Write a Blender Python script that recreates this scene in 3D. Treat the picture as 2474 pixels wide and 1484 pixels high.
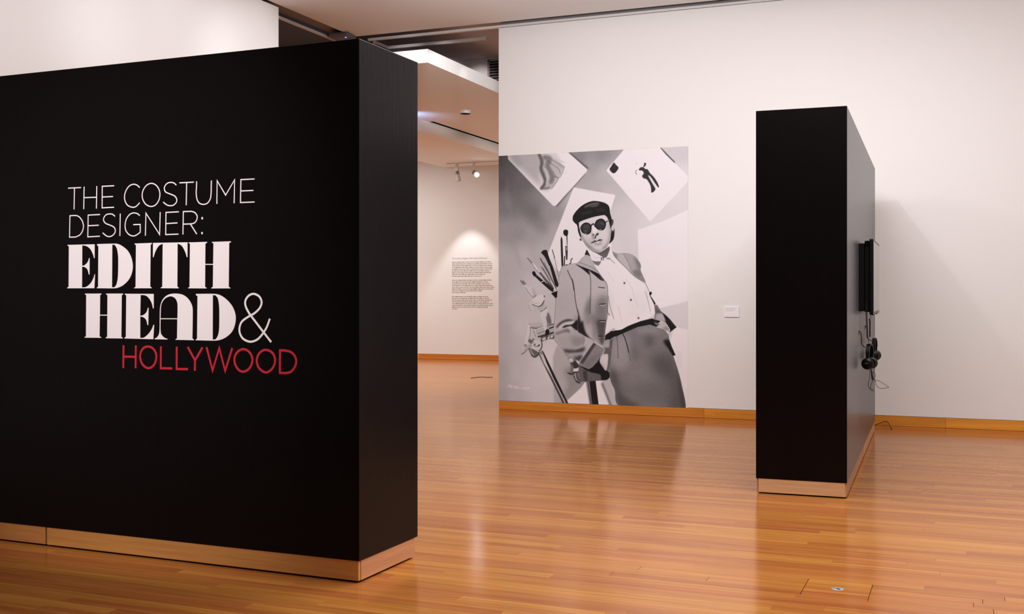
import bpy, bmesh, math, random
import numpy as np
from mathutils import Vector, Matrix
from mathutils.geometry import tessellate_polygon

# ------------------------------------------------------------------ scene, camera, light
for o in list(bpy.data.objects):
    bpy.data.objects.remove(o, do_unlink=True)
SC = bpy.context.scene
COL = SC.collection
R = math.radians

cam = bpy.data.cameras.new('camera')
cam.sensor_width = 36.0
cam.lens = 2680.0 / 2474.0 * 36.0
cam.shift_y = -30.0 / 2474.0
cam.clip_end = 200
camera = bpy.data.objects.new('camera', cam)
camera.location = (0, 0, 1.5)
camera.rotation_euler = (R(90), 0, R(22.2))
COL.objects.link(camera)
SC.camera = camera

vs = SC.view_settings
vs.view_transform = 'Standard'
vs.look = 'None'
vs.gamma = 1.0
vs.exposure = 0.0
vs.use_curve_mapping = False

world = bpy.data.worlds.new('gallery_world')
SC.world = world
world.use_nodes = True
world.node_tree.nodes['Background'].inputs[0].default_value = (1.0, 0.86, 0.78, 1)
world.node_tree.nodes['Background'].inputs[1].default_value = 0.02

WARM = (1.0, 0.975, 0.985)

def aim(o, target):
    o.rotation_euler = (Vector(target) - Vector(o.location)).to_track_quat('-Z', 'Y').to_euler()

def spot(name, loc, target, watts, angle, blend=0.5, radius=0.05, color=WARM):
    d = bpy.data.lights.new(name, 'SPOT')
    d.energy = watts; d.spot_size = R(angle); d.spot_blend = blend
    d.shadow_soft_size = radius; d.color = color
    o = bpy.data.objects.new(name, d); o.location = loc; aim(o, target)
    COL.objects.link(o); return o

def area(name, loc, target, watts, sx, sy, color=WARM):
    d = bpy.data.lights.new(name, 'AREA')
    d.energy = watts; d.shape = 'RECTANGLE'; d.size = sx; d.size_y = sy; d.color = color
    o = bpy.data.objects.new(name, d); o.location = loc; aim(o, target)
    COL.objects.link(o); return o

# track spots of the main hall (their two shadows fall either side of the media panel)
spot('wall_wash_spot', (-1.90, 9.9, 4.40), (-1.3, 13.4, 2.8), 68, 150, 0.6, 0.05)
spot('wall_wash_spot', (0.19, 9.9, 4.40), (-0.6, 13.4, 2.8), 66, 150, 0.6, 0.05)
spot('wall_wash_spot', (-1.13, 9.6, 4.40), (-1.13, 13.4, 2.6), 82, 160, 0.6, 0.50)
spot('wall_wash_spot', (-4.7, 9.9, 4.40), (-4.7, 13.4, 3.1), 165, 140, 0.7, 0.3)
spot('wall_wash_spot', (-3.1, 9.9, 4.40), (-3.1, 13.4, 3.1), 25, 140, 0.7, 0.3)
spot('wall_wash_spot', (2.6, 10.0, 4.60), (2.2, 13.4, 2.2), 40, 130, 1.0, 0.4)
spot('wall_wash_spot', (5.0, 9.6, 4.60), (3.0, 13.4, 1.4), 112, 110, 1.0, 0.4)
spot('left_wall_spot', (-4.8, 7.3, 4.60), (-7.75, 7.3, 4.15), 190, 64, 1.0, 0.2)
spot('left_wall_spot', (-4.8, 9.3, 4.60), (-7.75, 9.3, 4.15), 230, 64, 1.0, 0.2)
spot('left_wall_spot', (-5.0, 11.0, 4.80), (-7.75, 11.0, 4.10), 210, 54, 1.0, 0.2)
spot('soffit_spot', (-4.2, 9.0, 4.32), (-7.0, 13.47, 4.70), 1100, 7.5, 0.8, 0.03)
spot('soffit_spot', (-4.2, 9.0, 4.32), (-6.73, 14.0, 4.70), 2300, 7.0, 0.8, 0.03)
spot('soffit_spot', (-4.2, 9.0, 4.32), (-6.73, 15.2, 4.70), 2600, 6.0, 0.8, 0.03)
spot('title_spot', (-4.2, 0.6, 4.9), (-4.45, 5.0, 1.75), 1400, 36, 1.0, 0.10)
# soft fill added under the main hall's ceiling, out of view
area('hall_fill_light', (-1.1, 8.4, 4.98), (-1.1, 8.4, 0), 270, 3.6, 3.6)
area('hall_fill_light', (-0.2, 4.9, 4.98), (-0.2, 4.9, 0), 250, 3.6, 3.0)
# side gallery
SIDE = (1.0, 0.97, 0.95)
spot('side_fill_spot', (-10.0, 17.8, 4.40), (-9.6, 18.0, 0), 620, 110, 0.8, 0.15, SIDE)  # hidden spots added so the floor bounces light onto the side ceiling
spot('side_fill_spot', (-11.8, 20.6, 4.40), (-11.8, 20.6, 0), 180, 110, 0.8, 0.15, SIDE)
spot('side_fill_spot', (-9.0, 15.6, 4.60), (-8.9, 16.0, 0), 330, 100, 0.8, 0.15, SIDE)
area('side_fill_light', (-7.0, 21.0, 4.61), (-7.0, 21.0, 0), 70, 1.0, 1.6, SIDE)  # unseen area lights added as fill for the side gallery
area('side_fill_light', (-12.4, 20.4, 4.61), (-12.4, 20.4, 0), 100, 1.0, 1.6, SIDE)
spot('text_wall_spot', (-10.47, 22.46, 3.98), (-10.47, 22.56, 3.0), 130, 64, 0.45, 0.03, (1.0, 0.99, 0.97))
spot('blue_glow_fill', (-8.95, 17.05, 4.25), (-8.92, 17.30, 4.64), 14.0, 120, 1.0, 0.05, (0.36, 0.55, 1.0))  # unseen lamp added to give the bluish glow on the side ceiling

# ------------------------------------------------------------------ helpers
def link(name, me, mat=None, parent=None):
    o = bpy.data.objects.new(name, me)
    COL.objects.link(o)
    if mat is not None:
        me.materials.append(mat)
    if parent is not None:
        o.parent = parent
    return o

def thing(name, label, cat, loc=(0, 0, 0), rz=0.0, group=None):
    o = bpy.data.objects.new(name, None)
    o.empty_display_size = 0.1
    o.location = loc; o.rotation_euler = (0, 0, rz)
    COL.objects.link(o)
    o['label'] = label; o['category'] = cat
    if group: o['group'] = group
    return o

def tag(o, label, cat, group=None):
    o['label'] = label; o['category'] = cat
    if group: o['group'] = group
    return o

def copy_tree(o, parent=None):
    c = o.copy(); COL.objects.link(c)
    c.parent = parent
    for ch in list(o.children):
        copy_tree(ch, c)
    return c

class MB:
    """collects boxes, tubes and lathes; build() links them as ONE mesh object"""
    def __init__(s):
        s.v = []; s.f = []; s.sm = []
    def add(s, v, f, smooth=False):
        n = len(s.v); s.v += [tuple(p) for p in v]
        s.f += [tuple(i + n for i in q) for q in f]; s.sm += [smooth] * len(f)
        return s
    def box(s, a, b, bev=0.0):
        x0, y0, z0 = a; x1, y1, z1 = b
        if bev <= 0:
            v = [(x0,y0,z0),(x1,y0,z0),(x1,y1,z0),(x0,y1,z0),(x0,y0,z1),(x1,y0,z1),(x1,y1,z1),(x0,y1,z1)]
            return s.add(v, [(0,3,2,1),(4,5,6,7),(0,1,5,4),(1,2,6,5),(2,3,7,6),(3,0,4,7)])
        bm = bmesh.new()
        bmesh.ops.create_cube(bm, size=1.0)
        for q in bm.verts:
            q.co = Vector(((x0+x1)/2 + q.co.x*(x1-x0), (y0+y1)/2 + q.co.y*(y1-y0), (z0+z1)/2 + q.co.z*(z1-z0)))
        bmesh.ops.bevel(bm, geom=list(bm.edges), offset=bev, segments=2, profile=0.5, affect='EDGES')
        bm.verts.index_update()
        s.add([q.co[:] for q in bm.verts], [tuple(q.index for q in f.verts) for f in bm.faces])
        bm.free(); return s
    def tube(s, pts, r, n=8, cap=True, flat=None):
        pts = [Vector(p) for p in pts]; rings = []
        t0 = (pts[1] - pts[0]).normalized()
        up = Vector((0, 0, 1)) if abs(t0.z) < .9 else Vector((1, 0, 0))
        nrm = t0.cross(up).normalized()
        v = []
        for i, p in enumerate(pts):
            t = (pts[min(i+1, len(pts)-1)] - pts[max(i-1, 0)])
            t = t.normalized() if t.length > 1e-9 else t0
            nrm = (nrm - t * nrm.dot(t)); nrm = nrm.normalized() if nrm.length > 1e-6 else t.orthogonal().normalized()
            bn = t.cross(nrm)
            rr = r[i] if isinstance(r, (list, tuple)) else r
            for k in range(n):
                a = 2*math.pi*k/n
                v.append(p + nrm*math.cos(a)*rr + bn*math.sin(a)*rr)
        f = []
        for i in range(len(pts)-1):
            for k in range(n):
                f.append((i*n+k, i*n+(k+1) % n, (i+1)*n+(k+1) % n, (i+1)*n+k))
        if cap:
            f.append(tuple(range(n-1, -1, -1))); f.append(tuple((len(pts)-1)*n+k for k in range(n)))
        return s.add(v, f, True)
    def lathe(s, prof, n=32, origin=(0,0,0), axis=(0,0,1)):
        ax = Vector(axis).normalized(); q = Vector((0,0,1)).rotation_difference(ax); o = Vector(origin)
        v = []; f = []
        for r, z in prof:
            for k in range(n):
                a = 2*math.pi*k/n
                v.append(o + q @ Vector((r*math.cos(a), r*math.sin(a), z)))
        for i in range(len(prof)-1):
            for k in range(n):
                f.append((i*n+k, i*n+(k+1) % n, (i+1)*n+(k+1) % n, (i+1)*n+k))
        if prof[0][0] > 1e-6: f.append(tuple(range(n-1, -1, -1)))
        if prof[-1][0] > 1e-6: f.append(tuple((len(prof)-1)*n+k for k in range(n)))
        return s.add(v, f, True)
    def build(s, name, mat, parent=None):
        me = bpy.data.meshes.new(name)
        me.from_pydata(s.v, [], s.f)
        me.polygons.foreach_set('use_smooth', s.sm)
        me.update()
        if any(s.sm):
            try: me.set_sharp_from_angle(angle=R(35))
            except Exception: pass
        return link(name, me, mat, parent)

def spline(pts, n=6, closed=False):
    P = [Vector(p) for p in pts]; out = []; m = len(P)
    rng = range(m if closed else m-1)
    for i in rng:
        if closed:
            a, b, c, d = P[(i-1) % m], P[i], P[(i+1) % m], P[(i+2) % m]
        else:
            a, b, c, d = P[max(i-1, 0)], P[i], P[i+1], P[min(i+2, m-1)]
        for k in range(n):
            t = k/n
            out.append(0.5*((2*b) + (c-a)*t + (2*a-5*b+4*c-d)*t*t + (3*b-a-3*c+d)*t**3))
    if not closed: out.append(P[-1])
    return out

# ------------------------------------------------------------------ materials
def mat(name):
    m = bpy.data.materials.new(name); m.use_nodes = True
    nt = m.node_tree
    return m, nt, nt.nodes['Principled BSDF']

def paint(name, col, rough=0.6, bump=0.0, scale=60.0, var=0.03, spec=0.5, metal=0.0, stretch=(1,1,1)):
    m, nt, b = mat(name)
    g = nt.nodes.new('ShaderNodeNewGeometry')
    mp = nt.nodes.new('ShaderNodeMapping'); mp.inputs['Scale'].default_value = stretch
    nt.links.new(g.outputs['Position'], mp.inputs['Vector'])
    n = nt.nodes.new('ShaderNodeTexNoise'); n.inputs['Scale'].default_value = scale; n.inputs['Detail'].default_value = 3
    nt.links.new(mp.outputs['Vector'], n.inputs['Vector'])
    r = nt.nodes.new('ShaderNodeMix'); r.data_type = 'RGBA'
    r.inputs[6].default_value = (*[max(0, c*(1-var)) for c in col], 1)
    r.inputs[7].default_value = (*[min(1, c*(1+var)) for c in col], 1)
    nt.links.new(n.outputs['Fac'], r.inputs[0])
    nt.links.new(r.outputs[2], b.inputs['Base Color'])
    b.inputs['Roughness'].default_value = rough
    b.inputs['Metallic'].default_value = metal
    b.inputs['Specular IOR Level'].default_value = spec
    if bump > 0:
        bp = nt.nodes.new('ShaderNodeBump'); bp.inputs['Strength'].default_value = bump; bp.inputs['Distance'].default_value = 0.002
        nt.links.new(n.outputs['Fac'], bp.inputs['Height']); nt.links.new(bp.outputs['Normal'], b.inputs['Normal'])
    return m

def glow(name, col, strength):
    m, nt, b = mat(name)
    b.inputs['Base Color'].default_value = (*col, 1)
    b.inputs['Emission Color'].default_value = (*col, 1)
    b.inputs['Emission Strength'].default_value = strength
    return m

def timber(name, dark, light, rough, axis='x', tone=False, bump=0.06, rv=0.06, spec=0.4, varnish=None):
    m, nt, b = mat(name)
    L = nt.links.new
    g = nt.nodes.new('ShaderNodeNewGeometry')
    vec = g.outputs['Position']
    mp = nt.nodes.new('ShaderNodeMapping')
    mp.inputs['Scale'].default_value = {'x': (1.6, 46, 46), 'y': (46, 1.6, 46), 'z': (46, 46, 1.6)}[axis]
    if tone:
        at = nt.nodes.new('ShaderNodeAttribute'); at.attribute_name = 'tone'
        ml = nt.nodes.new('ShaderNodeMath'); ml.operation = 'MULTIPLY'; ml.inputs[1].default_value = 37.0
        L(at.outputs['Fac'], ml.inputs[0])
        ad = nt.nodes.new('ShaderNodeVectorMath'); ad.operation = 'ADD'
        L(vec, ad.inputs[0]); L(ml.outputs[0], ad.inputs[1]); vec = ad.outputs[0]
    L(vec, mp.inputs['Vector'])
    n = nt.nodes.new('ShaderNodeTexNoise'); n.inputs['Scale'].default_value = 1.0; n.inputs['Detail'].default_value = 5; n.inputs['Roughness'].default_value = 0.62
    L(mp.outputs['Vector'], n.inputs['Vector'])
    n2 = nt.nodes.new('ShaderNodeTexNoise'); n2.inputs['Scale'].default_value = 0.22; n2.inputs['Detail'].default_value = 2
    L(mp.outputs['Vector'], n2.inputs['Vector'])
    mx = nt.nodes.new('ShaderNodeMath'); mx.operation = 'MULTIPLY_ADD'; mx.inputs[1].default_value = 0.6
    L(n.outputs['Fac'], mx.inputs[0])
    sc2 = nt.nodes.new('ShaderNodeMath'); sc2.operation = 'MULTIPLY'; sc2.inputs[1].default_value = 0.4
    L(n2.outputs['Fac'], sc2.inputs[0]); L(sc2.outputs[0], mx.inputs[2])
    fac = mx.outputs[0]
    rp = nt.nodes.new('ShaderNodeValToRGB')
    rp.color_ramp.elements[0].position = 0.30; rp.color_ramp.elements[0].color = (*dark, 1)
    rp.color_ramp.elements[1].position = 0.68; rp.color_ramp.elements[1].color = (*light, 1)
    L(fac, rp.inputs[0])
    out = rp.outputs[0]
    if tone:
        hs = nt.nodes.new('ShaderNodeHueSaturation')
        mr = nt.nodes.new('ShaderNodeMapRange'); mr.inputs[3].default_value = 0.86; mr.inputs[4].default_value = 1.14
        L(at.outputs['Fac'], mr.inputs[0]); L(mr.outputs[0], hs.inputs['Value'])
        mh = nt.nodes.new('ShaderNodeMapRange'); mh.inputs[3].default_value = 0.490; mh.inputs[4].default_value = 0.508
        L(at.outputs['Fac'], mh.inputs[0]); L(mh.outputs[0], hs.inputs['Hue'])
        L(out, hs.inputs['Color']); out = hs.outputs[0]
    L(out, b.inputs['Base Color'])
    b.inputs['Specular IOR Level'].default_value = spec
    mr2 = nt.nodes.new('ShaderNodeMapRange'); mr2.inputs[3].default_value = rough - rv; mr2.inputs[4].default_value = rough + rv
    L(fac, mr2.inputs[0]); L(mr2.outputs[0], b.inputs['Roughness'])
    bp = nt.nodes.new('ShaderNodeBump'); bp.inputs['Strength'].default_value = bump; bp.inputs['Distance'].default_value = 0.0006
    L(n.outputs['Fac'], bp.inputs['Height']); L(bp.outputs['Normal'], b.inputs['Normal'])
    if varnish:                                   # amber varnish: tinted gloss over the timber
        df = nt.nodes.new('ShaderNodeBsdfDiffuse'); gl = nt.nodes.new('ShaderNodeBsdfGlossy')
        fr = nt.nodes.new('ShaderNodeFresnel'); fr.inputs['IOR'].default_value = 1.45
        mxs = nt.nodes.new('ShaderNodeMixShader')
        gl.inputs['Color'].default_value = (*varnish, 1)
        L(out, df.inputs['Color']); L(mr2.outputs[0], gl.inputs['Roughness'])
        L(bp.outputs['Normal'], df.inputs['Normal']); L(bp.outputs['Normal'], gl.inputs['Normal'])
        L(fr.outputs[0], mxs.inputs[0]); L(df.outputs[0], mxs.inputs[1]); L(gl.outputs[0], mxs.inputs[2])
        L(mxs.outputs[0], nt.nodes['Material Output'].inputs['Surface'])
        nt.nodes.remove(b)
    return m

M = {}
M['wall'] = paint('white_wall_paint', (0.80, 0.79, 0.785), 0.75, 0.10, 240, 0.012, 0.25)
M['rear_wall'] = paint('darkened_rear_wall', (0.10, 0.09, 0.09), 0.75, 0.10, 240, 0.02, 0.25)  # unseen wall, made dark so the black panels reflect less light
M['ceiling'] = paint('ceiling_paint', (0.80, 0.795, 0.79), 0.85, 0.05, 160, 0.02, 0.2)
M['side_ceiling'] = paint('side_ceiling_paint', (0.87, 0.86, 0.85), 0.85, 0.05, 160, 0.02, 0.2)
M['dim_plenum'] = paint('dim_plenum_tone', (0.48, 0.41, 0.40), 0.9, 0.05, 60, 0.1, 0.2)  # dimness of the upper void put into the colour
M['slot'] = paint('slot_paint', (0.24, 0.22, 0.22), 0.9, 0.05, 60, 0.1, 0.2)
M['plenum'] = paint('unlit_plenum_tone', (0.10, 0.115, 0.16), 0.9, 0.05, 60, 0.1, 0.2)  # lack of light over the left gallery put into the colour
M['dim_trim'] = paint('dimmed_trim', (0.38, 0.34, 0.33), 0.6, 0.0, 60, 0.02)  # copy of the trim, darkened in colour against the soffit spots' light
M['trim'] = paint('trim_paint', (0.72, 0.68, 0.66), 0.6, 0.0, 60, 0.02)
M['black_panel'] = paint('black_satin_paint', (0.0034, 0.0023, 0.0026), 0.28, 0.40, 8, 0.15, 0.13, 0, (6, 6, 0.35))
M['under'] = paint('black_underframe', (0.006, 0.005, 0.005), 0.8, 0.0, 30, 0.1, 0.2)
M['floor'] = timber('varnished_floorboards', (0.285, 0.090, 0.016), (0.515, 0.210, 0.051), 0.15, 'x', True, 0.02, 0.03, 0.4, (0.95, 0.78, 0.66))
M['subfloor'] = paint('subfloor_timber', (0.16, 0.07, 0.025), 0.6, 0, 20, 0.2)
M['skirting'] = timber('skirting_timber', (0.50, 0.175, 0.012), (0.76, 0.32, 0.035), 0.35, 'x', True, 0.05)
M['kick_x'] = timber('kick_timber_x', (0.46, 0.19, 0.045), (0.66, 0.32, 0.095), 0.45, 'x', True, 0.05)  # same timber as the lit copy below, its shade put into the colour
M['kick_lit_x'] = timber('lit_kick_timber_x', (0.50, 0.27, 0.125), (0.68, 0.42, 0.23), 0.45, 'x', True, 0.05)  # same timber, brighter light on the media panel put into the colour
M['kick_lit_y'] = timber('lit_kick_timber_y', (0.50, 0.27, 0.125), (0.68, 0.42, 0.23), 0.45, 'y', True, 0.05)
M['kick_y'] = timber('kick_timber_y', (0.46, 0.20, 0.085), (0.66, 0.34, 0.17), 0.45, 'y', True, 0.05)
bpn = M['black_panel'].node_tree.nodes['Principled BSDF']
bpn.inputs['Sheen Weight'].default_value = 0.05
bpn.inputs['Sheen Roughness'].default_value = 0.35
bpn.inputs['Sheen Tint'].default_value = (1.0, 0.92, 0.97, 1)
M['vinyl_white'] = paint('white_vinyl', (0.80, 0.74, 0.745), 0.5, 0, 80, 0.01)
M['vinyl_red'] = paint('red_vinyl', (0.50, 0.010, 0.030), 0.5, 0, 80, 0.04)
M['vinyl_grey'] = paint('grey_vinyl', (0.33, 0.29, 0.28), 0.6, 0, 80, 0.05)
M['card'] = paint('label_card', (0.88, 0.87, 0.90), 0.6, 0, 80, 0.01)
M['ink'] = paint('grey_ink', (0.46, 0.41, 0.44), 0.6, 0, 80, 0.05)
M['plastic'] = paint('black_plastic', (0.0035, 0.0035, 0.004), 0.35, 0, 60, 0.1, 0.3)
M['plastic_matt'] = paint('matt_black_plastic', (0.003, 0.003, 0.0032), 0.7, 0, 60, 0.1, 0.15)
M['leatherette'] = paint('black_leatherette', (0.012, 0.012, 0.013), 0.55, 0.3, 300, 0.1)
M['screen'] = paint('dark_screen_glass', (0.010, 0.010, 0.011), 0.06, 0, 60, 0.05, 0.6)
M['cable'] = paint('black_rubber', (0.007, 0.007, 0.007), 0.5, 0, 60, 0.1)
M['steel'] = paint('brushed_steel', (0.62, 0.64, 0.68), 0.35, 0, 90, 0.08, 0.5, 0.9)
M['white_metal'] = paint('white_enamel', (0.70, 0.66, 0.64), 0.4, 0, 90, 0.02)
M['dark_hole'] = paint('dark_interior', (0.004, 0.004, 0.004), 0.9, 0, 60, 0.1, 0.1)
M['device'] = paint('grey_device_plastic', (0.13, 0.11, 0.12), 0.4, 0, 60, 0.05)
M['louvre'] = paint('louvre_metal', (0.20, 0.17, 0.16), 0.5, 0, 60, 0.05)
M['silver_mark'] = paint('silver_print', (0.16, 0.145, 0.145), 0.4, 0, 60, 0.05)
M['lens'] = glow('lit_lens', (0.80, 0.93, 1.0), 26.0)
M['led'] = glow('blue_led', (0.03, 0.10, 1.0), 9.0)
POSTER_BACKDROP = "30 3183 59 176 3149 72 59 2911 74 321 2847 87 147 2530 102 494 2519 106 721 2406 125 263 2204 127 88 2207 131 494 2145 138 721 2194 148 30 1884 159 321 1880 163 608 1930 157 59 1451 160 205 1343 172 551 1503 178 59 910 160 321 967 180 30 369 150 263 375 172 59 45 144 205 50 159 494 274 182 665 66 178 721 546 194 721 387 190 1113 3158 112 1388 3171 117 1279 3019 134 1443 2908 157 1113 2869 141 1334 2756 150 1497 2646 165 1058 2661 155 1660 2381 180 1767 2171 186 1552 1968 192 2449 3120 178 2475 2866 197 2398 2564 200 2138 2266 197 1980 2167 194 2398 1091 196 2190 1141 190 2398 431 212"
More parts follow.
